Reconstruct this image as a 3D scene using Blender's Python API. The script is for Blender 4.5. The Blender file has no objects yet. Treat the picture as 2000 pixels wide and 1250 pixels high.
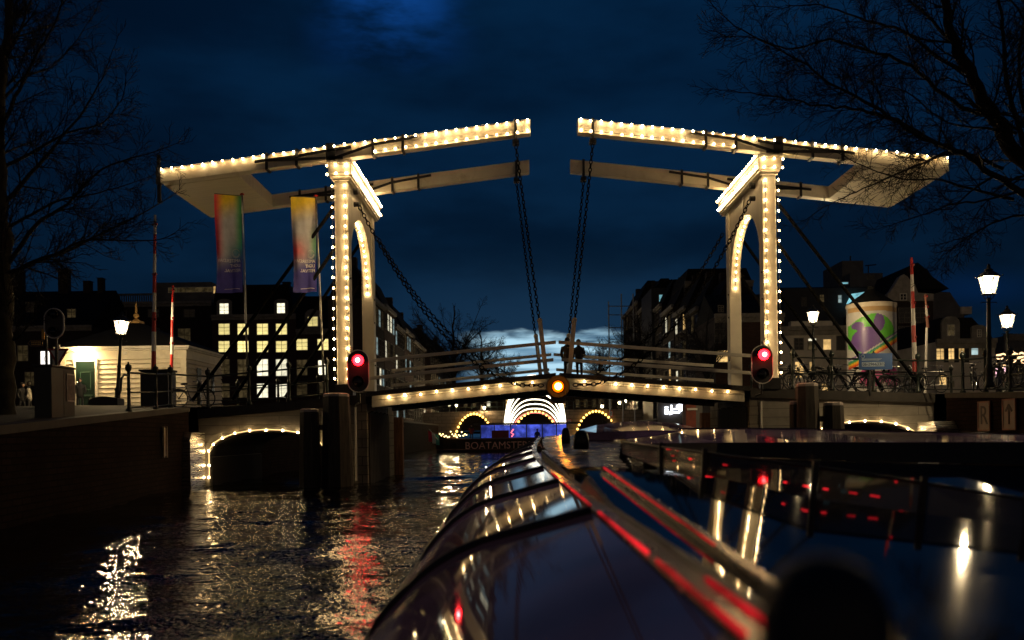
import bpy, math, random
from mathutils import Vector, Matrix
R = math.radians
random.seed(7)
C = bpy.context.scene.collection
scene = bpy.context.scene
K = 1.25            # everything is laid out in units of 1.25 m and scaled to metres at the very end
FP = 1800.0         # focal length in pixels of the 2000 px wide photograph
CX, CY, ROLL, ZC = 1019.0, 848.0, 0.0148, 1.42
# ---------------------------------------------------------------- camera
cam = bpy.data.cameras.new('camera')
cam.sensor_width = 36; cam.lens = FP / 2000 * 36
cam.shift_x = (1000 - CX) / 2000; cam.shift_y = (CY - 625) / 2000
cam.clip_start = 0.05; cam.clip_end = 3000
cam.dof.use_dof = True; cam.dof.focus_distance = 29 * K; cam.dof.aperture_fstop = 1.35
co = bpy.data.objects.new('camera', cam); C.objects.link(co)
co.matrix_world = Matrix.Translation((0, 0, ZC * K)) @ Matrix.Rotation(R(90), 4, 'X') @ Matrix.Rotation(-math.asin(ROLL), 4, 'Z')
scene.camera = co
scene.view_settings.view_transform = 'Standard'
scene.view_settings.look = 'None'
scene.view_settings.exposure = 0.0
scene.view_settings.gamma = 1.0
cy = scene.cycles
cy.use_denoising = True
cy.max_bounces = 6; cy.diffuse_bounces = 3; cy.glossy_bounces = 3; cy.transmission_bounces = 3
cy.sample_clamp_indirect = 6.0; cy.sample_clamp_direct = 0
cy.caustics_reflective = False; cy.caustics_refractive = False

# ---------------------------------------------------------------- node helpers
class NT:
    def __init__(s, tree):
        s.t = tree; s.n = tree.nodes; s.l = tree.links
    def node(s, typ, **kw):
        n = s.n.new(typ)
        for k, v in kw.items(): setattr(n, k, v)
        return n
    def put(s, sock, v):
        if hasattr(v, 'is_output'): s.l.new(v, sock)
        else: sock.default_value = v
    def math(s, op, a, b=0.0, c=0.0, clamp=False):
        n = s.node('ShaderNodeMath', operation=op, use_clamp=clamp)
        s.put(n.inputs[0], a); s.put(n.inputs[1], b); s.put(n.inputs[2], c)
        return n.outputs[0]
    def rng(s, v, a, b, c=0.0, d=1.0, smooth=True):
        n = s.node('ShaderNodeMapRange')
        if smooth: n.interpolation_type = 'SMOOTHSTEP'
        s.put(n.inputs[0], v); s.put(n.inputs[1], a); s.put(n.inputs[2], b); s.put(n.inputs[3], c); s.put(n.inputs[4], d)
        return n.outputs[0]
    def mix(s, f, a, b, mode='MIX'):
        n = s.node('ShaderNodeMix', data_type='RGBA', blend_type=mode)
        s.put(n.inputs[0], f)
        s.put(n.inputs[6], a if hasattr(a, 'is_output') else (*a, 1)); s.put(n.inputs[7], b if hasattr(b, 'is_output') else (*b, 1))
        return n.outputs[2]
    def noise(s, vec, scale, detail=3, rough=0.55):
        n = s.node('ShaderNodeTexNoise')
        s.l.new(vec, n.inputs['Vector']); n.inputs['Scale'].default_value = scale
        n.inputs['Detail'].default_value = detail; n.inputs['Roughness'].default_value = rough
        return n.outputs[0]
    def mapping(s, vec, scale=(1, 1, 1), loc=(0, 0, 0), rot=(0, 0, 0)):
        n = s.node('ShaderNodeMapping'); s.l.new(vec, n.inputs[0])
        n.inputs['Scale'].default_value = scale; n.inputs['Location'].default_value = loc; n.inputs['Rotation'].default_value = rot
        return n.outputs[0]

# ---------------------------------------------------------------- sky (dusk, broken cloud, pale gap over the canal)
w = bpy.data.worlds.new('World'); scene.world = w; w.use_nodes = True
nt = NT(w.node_tree); w.node_tree.nodes.clear()
tc = nt.node('ShaderNodeTexCoord').outputs['Generated']
sep = nt.node('ShaderNodeSeparateXYZ'); nt.l.new(tc, sep.inputs[0])
sx_, sy_, sz_ = sep.outputs
yy = nt.math('MAXIMUM', sy_, 0.05)
az = nt.math('DIVIDE', sx_, yy); el = nt.math('DIVIDE', sz_, yy)
cl = nt.noise(nt.mapping(tc, (1.6, 1.6, 4.5), (3.1, 0.4, 0.2)), 1.6, 5, 0.55)
cl2 = nt.noise(nt.mapping(tc, (3, 3, 9), (0.3, 1.7, 0.5)), 2.2, 5, 0.6)
base = nt.mix(nt.rng(el, 0.0, 0.45), (0.0034, 0.0175, 0.0440), (0.0014, 0.0152, 0.0470))
base = nt.mix(nt.rng(cl, 0.38, 0.62), nt.mix(1.0, base, (0.46, 0.50, 0.52), 'MULTIPLY'), base)
# a lighter break in the cloud high up, left of the middle
pa = nt.rng(nt.math('ABSOLUTE', nt.math('ADD', az, 0.135)), 0.11, 0.0)
pe = nt.rng(nt.math('ABSOLUTE', nt.math('ADD', el, -0.475)), 0.10, 0.0)
pm = nt.math('MULTIPLY', nt.math('MULTIPLY', pa, pe), nt.rng(cl2, 0.36, 0.62))
base = nt.mix(pm, base, (0.004, 0.05, 0.23))
pb = nt.math('MULTIPLY', nt.rng(nt.math('ABSOLUTE', nt.math('ADD', az, -0.5)), 0.12, 0.0), nt.rng(nt.math('ABSOLUTE', nt.math('ADD', el, -0.15)), 0.03, 0.0))
base = nt.mix(nt.math('MULTIPLY', pb, 0.35), base, (0.002, 0.03, 0.13))
# darker towards the sides of the view: thicker cloud there
side = nt.rng(nt.math('ABSOLUTE', nt.math('ADD', az, -0.02)), 0.18, 0.75, 1.0, 0.42)
sc_ = nt.node('ShaderNodeVectorMath', operation='SCALE'); nt.l.new(base, sc_.inputs[0]); nt.l.new(side, sc_.inputs[3])
base = sc_.outputs[0]
# the pale gap along the horizon
wob = nt.math('MULTIPLY', nt.math('SUBTRACT', nt.noise(nt.mapping(tc, (7, 7, 22)), 2.0, 4, 0.55), 0.5), 0.055)
elw = nt.math('ADD', el, wob)
gap = nt.math('MULTIPLY', nt.rng(elw, 0.113, 0.099), nt.rng(elw, 0.020, 0.050))
gap = nt.math('MULTIPLY', gap, nt.math('MULTIPLY', nt.rng(az, -0.075, -0.01), nt.rng(az, 0.15, 0.06)))
streak = nt.noise(nt.mapping(tc, (5, 5, 60), (1, 2, 3)), 2.2, 3, 0.5)
gcol = nt.mix(nt.rng(streak, 0.33, 0.62), (0.13, 0.27, 0.40), (0.48, 0.76, 0.92))
low = nt.math('MULTIPLY', nt.rng(el, 0.22, 0.09), nt.rng(nt.math('ABSOLUTE', nt.math('ADD', az, -0.03)), 0.30, 0.02))
base = nt.mix(nt.math('MULTIPLY', low, 0.5), base, (0.014, 0.045, 0.095))
base = nt.mix(gap, base, gcol)
# warm fill light added low in the sky behind the viewer, no source modelled
warm_fill = nt.math('MULTIPLY', nt.rng(sy_, -0.05, -0.45), nt.math('MULTIPLY', nt.rng(sz_, 0.42, 0.08), nt.rng(sz_, -0.02, 0.03)))
base = nt.mix(warm_fill, base, (0.125, 0.088, 0.055))
bg = nt.node('ShaderNodeBackground'); nt.l.new(base, bg.inputs[0]); bg.inputs[1].default_value = 1.0
wo = nt.node('ShaderNodeOutputWorld'); nt.l.new(bg.outputs[0], wo.inputs[0])

# ---------------------------------------------------------------- materials
MATS = {}
def mat(name, col, rough=0.6, metal=0.0, var=0.25, scale=3.0, bump=0.0, stretch=(1, 1, 1), spec=0.5, stain=None, stain_scale=0.7, glow=None):
    if name in MATS: return MATS[name]
    m = bpy.data.materials.new(name); m.use_nodes = True
    t = NT(m.node_tree); b = m.node_tree.nodes['Principled BSDF']
    o = t.mapping(t.node('ShaderNodeTexCoord').outputs['Object'], stretch)
    n = t.noise(o, scale, 5, 0.6)
    lo = tuple(c * (1 - var) for c in col); hi = tuple(min(1, c * (1 + var)) for c in col)
    c = t.mix(t.rng(n, 0.3, 0.7), lo, hi)
    if stain:
        c = t.mix(t.rng(t.noise(o, stain_scale, 6, 0.7), 0.52, 0.72), c, stain)
    t.l.new(c, b.inputs['Base Color'])
    t.put(b.inputs['Roughness'], t.rng(n, 0.2, 0.8, max(0.004, rough - min(.08, rough * .4)), min(1, rough + min(.08, rough * .4))))
    b.inputs['Metallic'].default_value = metal
    b.inputs['Specular IOR Level'].default_value = spec
    if bump:
        bn = t.node('ShaderNodeBump'); bn.inputs['Strength'].default_value = bump; bn.inputs['Distance'].default_value = 0.02
        t.l.new(t.noise(o, scale * 6, 4, 0.65), bn.inputs['Height']); t.l.new(bn.outputs[0], b.inputs['Normal'])
    if glow:   # emission put into the tinted glass in place of saloon lighting behind it
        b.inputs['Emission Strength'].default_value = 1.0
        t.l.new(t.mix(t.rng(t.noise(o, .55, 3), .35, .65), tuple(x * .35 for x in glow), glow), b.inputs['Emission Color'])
    MATS[name] = m; return m
def course_mat(name, c1, c2, mortar, bw, bh, rough=0.8, axis='xz', mort=0.01, var=0.3, bumpd=0.01, spec=0.3):
    """coursed masonry or boards: bricks of bw x bh, laid on the wall plane by its dominant axis"""
    if name in MATS: return MATS[name]
    m = bpy.data.materials.new(name); m.use_nodes = True
    t = NT(m.node_tree); b = m.node_tree.nodes['Principled BSDF']
    o = t.node('ShaderNodeTexCoord').outputs['Object']
    s = t.node('ShaderNodeSeparateXYZ'); t.l.new(o, s.inputs[0])
    cmb = t.node('ShaderNodeCombineXYZ')
    t.l.new(t.math('ADD', s.outputs[0], s.outputs[1]), cmb.inputs[0]); t.l.new(s.outputs[2], cmb.inputs[1])
    br = t.node('ShaderNodeTexBrick'); t.l.new(cmb.outputs[0], br.inputs[0])
    br.inputs['Color1'].default_value = (*c1, 1); br.inputs['Color2'].default_value = (*c2, 1); br.inputs['Mortar'].default_value = (*mortar, 1)
    br.inputs['Scale'].default_value = 1; br.inputs['Mortar Size'].default_value = mort
    br.inputs['Brick Width'].default_value = bw; br.inputs['Row Height'].default_value = bh
    n = t.noise(o, 1.3, 5, 0.65)
    c = t.mix(t.rng(n, 0.35, 0.7, 0, var), br.outputs[0], tuple(x * 0.35 for x in c1))
    t.l.new(c, b.inputs['Base Color']); b.inputs['Roughness'].default_value = rough; b.inputs['Specular IOR Level'].default_value = spec
    bn = t.node('ShaderNodeBump'); bn.inputs['Strength'].default_value = 0.6; bn.inputs['Distance'].default_value = bumpd
    h = t.math('ADD', t.math('MULTIPLY', br.outputs[1], -1.0), t.math('MULTIPLY', t.noise(o, 14, 4), 0.5))
    t.l.new(h, bn.inputs['Height']); t.l.new(bn.outputs[0], b.inputs['Normal'])
    MATS[name] = m; return m
def emit(name, col, strength, var=0.0, scale=2.0):
    if name in MATS: return MATS[name]
    m = bpy.data.materials.new(name); m.use_nodes = True
    t = NT(m.node_tree); m.node_tree.nodes.clear()
    e = t.node('ShaderNodeEmission'); e.inputs[0].default_value = (*col, 1); e.inputs[1].default_value = strength
    if var:
        o = t.node('ShaderNodeTexCoord').outputs['Object']
        n = t.noise(o, scale, 4, 0.6)
        t.l.new(t.mix(t.rng(n, 0.35, 0.65), tuple(c * (1 - var) for c in col), col), e.inputs[0])
        rd = t.node('ShaderNodeObjectInfo').outputs['Random']
        t.l.new(t.math('MULTIPLY', t.math('ADD', t.math('MULTIPLY', rd, 0.75), 0.55), strength), e.inputs[1])
    out = t.node('ShaderNodeOutputMaterial'); t.l.new(e.outputs[0], out.inputs[0])
    MATS[name] = m; return m
def attr_mat(name, rough=0.8):
    m = bpy.data.materials.new(name); m.use_nodes = True
    t = NT(m.node_tree); b = m.node_tree.nodes['Principled BSDF']
    a = t.node('ShaderNodeVertexColor'); a.layer_name = 'Col'
    o = t.node('ShaderNodeTexCoord').outputs['Object']
    c = t.mix(t.rng(t.noise(o, 5, 4), 0.3, 0.7, 0, 0.2), a.outputs[0], (0.02, 0.02, 0.03))
    t.l.new(c, b.inputs['Base Color']); b.inputs['Roughness'].default_value = rough
    return m
cream = mat('cream_paint', (0.72, 0.66, 0.53), 0.45, var=0.07, scale=1.5, bump=0.05, stain=(0.55, 0.48, 0.36), stain_scale=1.2)
iron = mat('black_iron', (0.012, 0.012, 0.013), 0.45, var=0.4, scale=8, bump=0.1)
darkgreen = mat('dark_green_iron', (0.010, 0.016, 0.014), 0.38, var=0.3, scale=8)
wood_dark = mat('weathered_timber', (0.045, 0.036, 0.028), 0.85, var=0.5, scale=2.5, bump=0.6, stretch=(6, 6, 0.6))
wood_warm = mat('tarred_orange_timber', (0.22, 0.10, 0.045), 0.8, var=0.4, scale=2.5, bump=0.5, stretch=(6, 6, 0.6))
deck_wood = mat('deck_planks', (0.04, 0.035, 0.03), 0.8, var=0.5, scale=3, bump=0.4, stretch=(5, 0.6, 5))
stone = course_mat('pale_painted_courses', (0.34, 0.31, 0.26), (0.30, 0.275, 0.235), (0.15, 0.135, 0.11), 2.4, 0.26, 0.75, mort=0.008, var=0.5)
blocks = course_mat('stone_blocks', (0.30, 0.26, 0.20), (0.24, 0.21, 0.165), (0.07, 0.06, 0.05), 0.55, 0.27, 0.8, mort=0.012, var=0.6)
brick = course_mat('quay_brick', (0.026, 0.013, 0.010), (0.017, 0.009, 0.007), (0.006, 0.005, 0.004), 0.34, 0.115, 0.9, mort=0.012, var=0.6, spec=.06)
brick_house = course_mat('house_brick', (0.085, 0.042, 0.030), (0.065, 0.032, 0.024), (0.07, 0.06, 0.05), 0.3, 0.1, 0.85, mort=0.008)
brick_dark = course_mat('dark_house_brick', (0.04, 0.026, 0.02), (0.03, 0.02, 0.016), (0.03, 0.028, 0.025), 0.3, 0.1, 0.85, mort=0.008)
far_stone = course_mat('far_bridge_stone', (0.26, 0.20, 0.145), (0.19, 0.15, 0.11), (0.10, 0.08, 0.06), 1.0, 0.4, 0.85, mort=0.03)
boards = course_mat('white_clapboard', (0.70, 0.66, 0.55), (0.66, 0.62, 0.52), (0.30, 0.27, 0.22), 60, 0.16, 0.55, mort=0.014, var=0.25, bumpd=0.03)
white_paint = mat('white_trim_paint', (0.70, 0.66, 0.58), 0.55, var=0.08, scale=2)
plaster = mat('white_plaster', (0.55, 0.50, 0.43), 0.8, var=0.15, scale=1.2, bump=0.15, stain=(0.35, 0.31, 0.26))
grey_plaster = mat('grey_plaster', (0.13, 0.125, 0.12), 0.85, var=0.25, scale=1.0)
slate = mat('dark_roof_tiles', (0.011, 0.011, 0.012), 0.8, var=0.4, scale=5, bump=0.4, spec=.12)
asphalt = mat('dark_paving', (0.034, 0.028, 0.022), 0.85, spec=.2, var=0.45, scale=4, bump=0.5, stain=(0.055, 0.044, 0.034))
steel = mat('brushed_steel', (0.55, 0.52, 0.47), 0.28, 1.0, var=0.2, scale=5, stretch=(0.3, 0.3, 8), bump=0.1)
bark = mat('dark_bark', (0.016, 0.013, 0.011), 0.95, var=0.5, scale=5, bump=0.6)
barkmoss = mat('mossy_bark', (0.035, 0.030, 0.016), 0.95, var=0.5, scale=5, bump=0.8)
red_paint = mat('red_paint', (0.55, 0.02, 0.015), 0.4, var=0.12)
white_band = mat('white_band_paint', (0.72, 0.70, 0.66), 0.4, var=0.08)
rubber = mat('black_rubber', (0.008, 0.008, 0.009), 0.5, var=0.3)
glass_dark = mat('dark_window_glass', (0.010, 0.012, 0.014), 0.08, var=0.3)
black_board = mat('black_signal_board', (0.035, 0.030, 0.030), 0.55, var=0.3)
bulb_m = emit('warm_bulb_glow', (1.0, 0.66, 0.29), 74.0); bulb_m2 = emit('tired_bulb_glow', (1.0, 0.60, 0.24), 46.0); bulb_m3 = emit('fresh_bulb_glow', (1.0, 0.70, 0.34), 90.0)
bulb_far = emit('amber_far_bulb_glow', (1.0, 0.52, 0.10), 6.0)
lamp_glow = emit('lantern_glow', (1.0, 0.73, 0.38), 3000.0)
pane_glow = emit('lantern_pane', (1.0, 0.80, 0.52), 3.2)
_n = NT(pane_glow.node_tree); _m = _n.node('ShaderNodeMixShader'); _m.inputs[0].default_value = .45; _q = _n.node('ShaderNodeBsdfTransparent')
_n.l.new(pane_glow.node_tree.nodes['Emission'].outputs[0], _m.inputs[2]); _n.l.new(_q.outputs[0], _m.inputs[1]); _n.l.new(_m.outputs[0], pane_glow.node_tree.nodes['Material Output'].inputs[0])
win_y = emit('lit_window_yellow', (1.0, 0.82, 0.30), 1.35, 0.30, 1.2)
win_w = emit('lit_window_white', (1.0, 0.93, 0.66), 1.5, 0.35, 1.2)
win_warm = emit('lit_window_warm', (1.0, 0.62, 0.22), 1.1, 0.55, 1.6)
win_dim = emit('lit_window_dim', (0.40, 0.28, 0.12), 0.16, 0.8, 1.4)
win_cyan = emit('lit_window_cyan', (0.32, 0.80, 0.92), 0.8, 0.6, 1.0)
win_cool = emit('lit_window_cool', (0.62, 0.86, 0.86), 0.65, 0.6, 1.2)

# ---------------------------------------------------------------- mesh helpers
def U(px, py, Y):
    u, v = px - CX, CY - py
    return Vector((Y * (u + v * ROLL) / FP, Y, ZC + Y * (v - u * ROLL) / FP))
def X(px, Y, py=750): return U(px, py, Y).x
def Z(px, py, Y): return U(px, py, Y).z
class MB:
    def __init__(s): s.v = []; s.f = []; s.mi = []
    def add(s, vs, fs, mi=0):
        o = len(s.v); s.v += [tuple(p) for p in vs]
        for f in fs: s.f.append(tuple(i + o for i in f)); s.mi.append(mi)
        return s
    def box(s, a, b, mi=0):
        (x0, y0, z0), (x1, y1, z1) = a, b
        x0, x1 = min(x0, x1), max(x0, x1); y0, y1 = min(y0, y1), max(y0, y1); z0, z1 = min(z0, z1), max(z0, z1)
        return s.hexa([(x0, y0, z0), (x1, y0, z0), (x1, y1, z0), (x0, y1, z0), (x0, y0, z1), (x1, y0, z1), (x1, y1, z1), (x0, y1, z1)], mi)
    def hexa(s, p, mi=0):
        return s.add(p, [(0, 3, 2, 1), (4, 5, 6, 7), (0, 1, 5, 4), (1, 2, 6, 5), (2, 3, 7, 6), (3, 0, 4, 7)], mi)
    def prism(s, poly, d0, d1, axis='y', mi=0):
        def mk(a, b, d): return (a, d, b) if axis == 'y' else ((d, a, b) if axis == 'x' else (a, b, d))
        n = len(poly)
        vs = [mk(a, b, d0) for a, b in poly] + [mk(a, b, d1) for a, b in poly]
        return s.add(vs, [tuple(range(n))[::-1], tuple(range(n, 2 * n))] + [(i, (i + 1) % n, n + (i + 1) % n, n + i) for i in range(n)], mi)
    def bar(s, p, q, wd, ht, up=(0, 0, 1), mi=0):
        p, q = Vector(p), Vector(q); d = (q - p).normalized(); up = Vector(up)
        sd = d.cross(up)
        if sd.length < 1e-4: sd = d.cross(Vector((0, 1, 0)))
        sd.normalize(); u = sd.cross(d).normalized()
        a, b = sd * wd / 2, u * ht / 2
        return s.hexa([p - a - b, p + a - b, q + a - b, q - a - b, p - a + b, p + a + b, q + a + b, q - a + b], mi)
    def tube(s, pts, r, n=6, caps=True, mi=0, closed=False):
        pts = [Vector(p) for p in pts]; m = len(pts)
        rs = r if isinstance(r, (list, tuple)) else [r] * m
        vs = []; prev = None
        for i, p in enumerate(pts):
            if closed: d = pts[(i + 1) % m] - pts[i - 1]
            else: d = pts[min(i + 1, m - 1)] - pts[max(i - 1, 0)]
            if d.length < 1e-9: d = Vector((0, 0, 1))
            d.normalize()
            if prev is None:
                a = d.cross(Vector((0, 0, 1)) if abs(d.z) < 0.9 else Vector((1, 0, 0))).normalized()
            else:
                a = (prev - d * prev.dot(d))
                a = a.normalized() if a.length > 1e-6 else d.orthogonal().normalized()
            prev = a; b = d.cross(a)
            for k in range(n):
                t = 2 * math.pi * k / n
                vs.append(p + (a * math.cos(t) + b * math.sin(t)) * rs[i])
        fs = []
        for i in range(m if closed else m - 1):
            j = (i + 1) % m
            for k in range(n):
                k2 = (k + 1) % n
                fs.append((i * n + k, i * n + k2, j * n + k2, j * n + k))
        if caps and not closed:
            fs.append(tuple(range(n))[::-1]); fs.append(tuple((m - 1) * n + k for k in range(n)))
        return s.add(vs, fs, mi)
    def lathe(s, prof, c=(0, 0, 0), n=12, mi=0, rot=0.0):
        c = Vector(c); vs = []; m = len(prof)
        for r, z in prof:
            for k in range(n):
                t = 2 * math.pi * k / n + rot
                vs.append(c + Vector((r * math.cos(t), r * math.sin(t), z)))
        fs = [(i * n + k, i * n + (k + 1) % n, (i + 1) * n + (k + 1) % n, (i + 1) * n + k) for i in range(m - 1) for k in range(n)]
        fs.append(tuple(range(n))[::-1]); fs.append(tuple((m - 1) * n + k for k in range(n)))
        return s.add(vs, fs, mi)
    def ball(s, c, r, n=10, m=6, mi=0, sq=(1, 1, 1)):
        c = Vector(c); vs = []; fs = []
        for i in range(m + 1):
            a = math.pi * i / m
            for k in range(n):
                t = 2 * math.pi * k / n
                vs.append(c + Vector((r * sq[0] * math.sin(a) * math.cos(t), r * sq[1] * math.sin(a) * math.sin(t), -r * sq[2] * math.cos(a))))
        for i in range(m):
            for k in range(n):
                fs.append((i * n + k, i * n + (k + 1) % n, (i + 1) * n + (k + 1) % n, (i + 1) * n + k))
        return s.add(vs, fs, mi)
    def mesh(s, name, m, off=(0, 0, 0), smooth=False):
        me = bpy.data.meshes.new(name)
        off = Vector(off)
        me.from_pydata([tuple(Vector(p) - off) for p in s.v], [], s.f)
        for x in (m if isinstance(m, (list, tuple)) else [m]): me.materials.append(x)
        if isinstance(m, (list, tuple)): me.polygons.foreach_set('material_index', s.mi)
        if smooth: me.polygons.foreach_set('use_smooth', [True] * len(me.polygons))
        me.update(); return me
    def build(s, name, m, parent=None, smooth=False, bevel=0.0, world=True, label=None):
        off = parent_off(parent) if (parent is not None and world) else (0, 0, 0)
        o = bpy.data.objects.new(name, s.mesh(name, m, off, smooth)); C.objects.link(o)
        if parent is not None: o.parent = parent
        if bevel:
            b = o.modifiers.new('bevel', 'BEVEL'); b.width = bevel; b.segments = 2; b.limit_method = 'ANGLE'
        if label: o['label'] = label
        return o
def parent_off(p):
    v = Vector((0, 0, 0))
    while p is not None: v = v + p.location; p = p.parent
    return v
def tag(o, label, cat, group=None):
    o['label'] = label; o['category'] = cat
    if group: o['group'] = group
    return o
def thing(name, label, cat, loc=(0, 0, 0), rz=0.0, group=None):
    o = bpy.data.objects.new(name, None); C.objects.link(o); o.location = loc; o.rotation_euler = (0, 0, rz)
    o.empty_display_size = 0.2
    return tag(o, label, cat, group)
def struct(o): o['kind'] = 'structure'; return o
def children(o): return [c for c in ALLCH(o)]
def ALLCH(o): return list(o.children)
def copy_tree(o, parent=None):
    c = o.copy(); C.objects.link(c)
    if parent is not None: c.parent = parent
    for ch in list(o.children): copy_tree(ch, c)
    return c
def inst(name, me, loc, parent):
    o = bpy.data.objects.new(name, me); C.objects.link(o); o.parent = parent; o.location = loc; return o
def lerp(a, b, t): return a + (b - a) * t
def text_mb(s, size, depth=0.004):
    cu = bpy.data.curves.new('t', 'FONT'); cu.body = s; cu.size = size; cu.extrude = depth; cu.align_x = 'CENTER'; cu.align_y = 'CENTER'; cu.resolution_u = 3
    o = bpy.data.objects.new('t', cu); C.objects.link(o)
    dg = bpy.context.evaluated_depsgraph_get(); me = bpy.data.meshes.new_from_object(o.evaluated_get(dg))
    vs = [v.co.copy() for v in me.vertices]; fs = [tuple(p.vertices) for p in me.polygons]
    bpy.data.objects.remove(o); bpy.data.meshes.remove(me); bpy.data.curves.remove(cu)
    return vs, fs
def put_text(mb, s, size, fn, depth=0.004, mi=0):
    vs, fs = text_mb(s, size, depth); mb.add([fn(v) for v in vs], fs, mi)

# ================================================================ SETTING: water, ground
def wave(x, y):
    # sum of short crossing ripples, height in units
    h = 0.0
    for (kx, ky, a, p) in WV: h += a * math.sin(kx * x + ky * y + p)
    return h
rw = random.Random(3)
WV = []
for i in range(26):
    lam = 0.32 * (1.13 ** i) * rw.uniform(0.9, 1.1)
    th = rw.gauss(math.pi / 2, 0.55)
    k = 2 * math.pi / lam
    WV.append((k * math.cos(th), k * math.sin(th), 0.0030 * lam ** 0.9 * rw.uniform(0.6, 1.2), rw.uniform(0, 6.28)))
def water_mat():
    m = bpy.data.materials.new('canal_water'); m.use_nodes = True
    t = NT(m.node_tree); b = m.node_tree.nodes['Principled BSDF']
    b.inputs['Base Color'].default_value = (0.0025, 0.003, 0.003, 1); b.inputs['Roughness'].default_value = 0.012; b.inputs['IOR'].default_value = 1.33
    o = t.node('ShaderNodeTexCoord').outputs['Object']
    h = t.math('ADD', t.math('MULTIPLY', t.noise(t.mapping(o, (1.0, 1.5, 1)), 6.5, 2, 0.5), 0.024), t.math('MULTIPLY', t.noise(t.mapping(o, (1, 1.4, 1), (5, 3, 0)), 15.0, 1, 0.5), 0.008))
    bn = t.node('ShaderNodeBump'); bn.inputs['Strength'].default_value = 0.75; bn.inputs['Distance'].default_value = 1.0
    t.l.new(h, bn.inputs['Height']); t.l.new(bn.outputs[0], b.inputs['Normal'])
    return m
import numpy as np
def water_sheet():
    ys = [1.0]
    while ys[-1] < 36: ys.append(ys[-1] + max(0.05, 0.0042 * ys[-1]))
    while ys[-1] < 150: ys.append(ys[-1] * 1.012)
    ys += [200, 300, 600]
    ys = np.array(ys)
    xs = np.concatenate([[-300, -80, -30, -16], np.arange(-11.0, 1.0, 0.075), np.arange(1.0, 14.0, 0.3), [16, 30, 80, 300]])
    GX, GY = np.meshgrid(xs, ys)
    H = np.zeros_like(GX)
    for (kx, ky, a, p) in WV: H += a * np.sin(kx * GX + ky * GY + p)
    mask = np.clip((GX + 12) / 1.0, 0, 1) * np.clip((15 - GX) / 1.0, 0, 1) * np.clip((150 - GY) / 40, 0.0, 1)
    # wash beside the hull of the tour boat
    d = GX - (-0.75 - 0.0172 * GY)
    H += np.where((GY < 9), 0.035 * np.exp(-(d / 0.9) ** 2) * np.sin(5.5 * GY + 7.0 * d + 0.6 * np.sin(2.1 * GX)) * np.clip((9 - GY) / 4, 0, 1), 0)
    H *= mask
    n, m = GX.shape
    co_ = np.stack([GX, GY, H], -1).reshape(-1, 3)
    idx = np.arange(n * m).reshape(n, m)
    q = np.stack([idx[:-1, :-1], idx[:-1, 1:], idx[1:, 1:], idx[1:, :-1]], -1).reshape(-1, 4)
    me = bpy.data.meshes.new('water'); me.vertices.add(len(co_)); me.vertices.foreach_set('co', co_.ravel())
    me.loops.add(q.size); me.loops.foreach_set('vertex_index', q.ravel().astype(np.int32))
    me.polygons.add(len(q)); me.polygons.foreach_set('loop_start', np.arange(0, q.size, 4, dtype=np.int32)); me.polygons.foreach_set('use_smooth', np.ones(len(q), dtype=bool))
    me.update(calc_edges=True); me.validate()
    me.materials.append(water_mat())
    o = bpy.data.objects.new('water', me); C.objects.link(o); struct(o)
water_sheet()
# quay lines: (X, Y, z of the paving)
QL = [(-7.4, 4, 1.25), (-8.0, 10, 1.5), (-8.4, 14.9, 1.66), (-9.3, 22.7, 2.1), (-9.75, 27.0, 2.34), (-9.75, 33.2, 2.6), (-9.75, 112, 2.7), (-9.75, 260, 2.7)]
QR = [(12.6, 4, 1.9), (12.6, 14.9, 1.95), (12.5, 22.7, 2.25), (12.45, 27.0, 2.42), (12.45, 33.2, 2.6), (12.45, 112, 2.7), (12.45, 260, 2.7)]
def ground(name, q, sgn):
    mb = MB(); rows = []
    for (x, y, z) in q: rows.append([(x, y, z), (x + sgn * 0.45, y, z + 0.002), (x + sgn * 6, y, z + 0.1), (x + sgn * 260, y, z + 0.1)])
    vs = [p for r in rows for p in r]
    fs = [(i * 4 + j, i * 4 + j + 1, i * 4 + j + 5, i * 4 + j + 4) for i in range(len(q) - 1) for j in range(3)]
    mb.add(vs, fs); struct(mb.build(name, asphalt))
ground('ground', QL, -1); ground('pavement', QR, 1)
mb = MB(); mb.add([(-600, 258, 2.4), (600, 258, 2.4), (600, 900, 2.4), (-600, 900, 2.4)], [(0, 1, 2, 3)]); struct(mb.build('far_ground', asphalt))
def quay(label, q, sgn, m):
    t = thing('quay_wall', label, 'wall', (q[0][0], q[0][1], 0), group='brick quay walls')
    a = MB(); c = MB()
    for (x0, y0, z0), (x1, y1, z1) in zip(q[:-1], q[1:]):
        th = 0.35 * sgn
        a.hexa([(x0, y0, -0.8), (x0 + th, y0, -0.8), (x1 + th, y1, -0.8), (x1, y1, -0.8), (x0, y0, z0 - 0.12), (x0 + th, y0, z0 - 0.12), (x1 + th, y1, z1 - 0.12), (x1, y1, z1 - 0.12)])
        o = 0.04 * sgn
        c.hexa([(x0 - o, y0, z0 - 0.117), (x0 + th, y0, z0 - 0.117), (x1 + th, y1, z1 - 0.117), (x1 - o, y1, z1 - 0.117), (x0 - o, y0, z0 + 0.03), (x0 + th, y0, z0 + 0.03), (x1 + th, y1, z1 + 0.03), (x1 - o, y1, z1 + 0.03)])
    a.build('wall', m, t); c.build('coping', mat('coping_stone', (0.055, 0.048, 0.04), 0.8, var=0.3, bump=0.3), t)
quay('dark brick quay wall left of the canal running up to the bridge', QL[:5], -1, brick)
quay('dark brick quay wall right of the canal carrying the letter plates', QR[:4], 1, brick)
quay('dark quay wall left of the canal beyond the drawbridge', QL[5:7], -1, brick)
quay('dark quay wall right of the canal beyond the drawbridge', QR[4:6], 1, brick)

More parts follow.
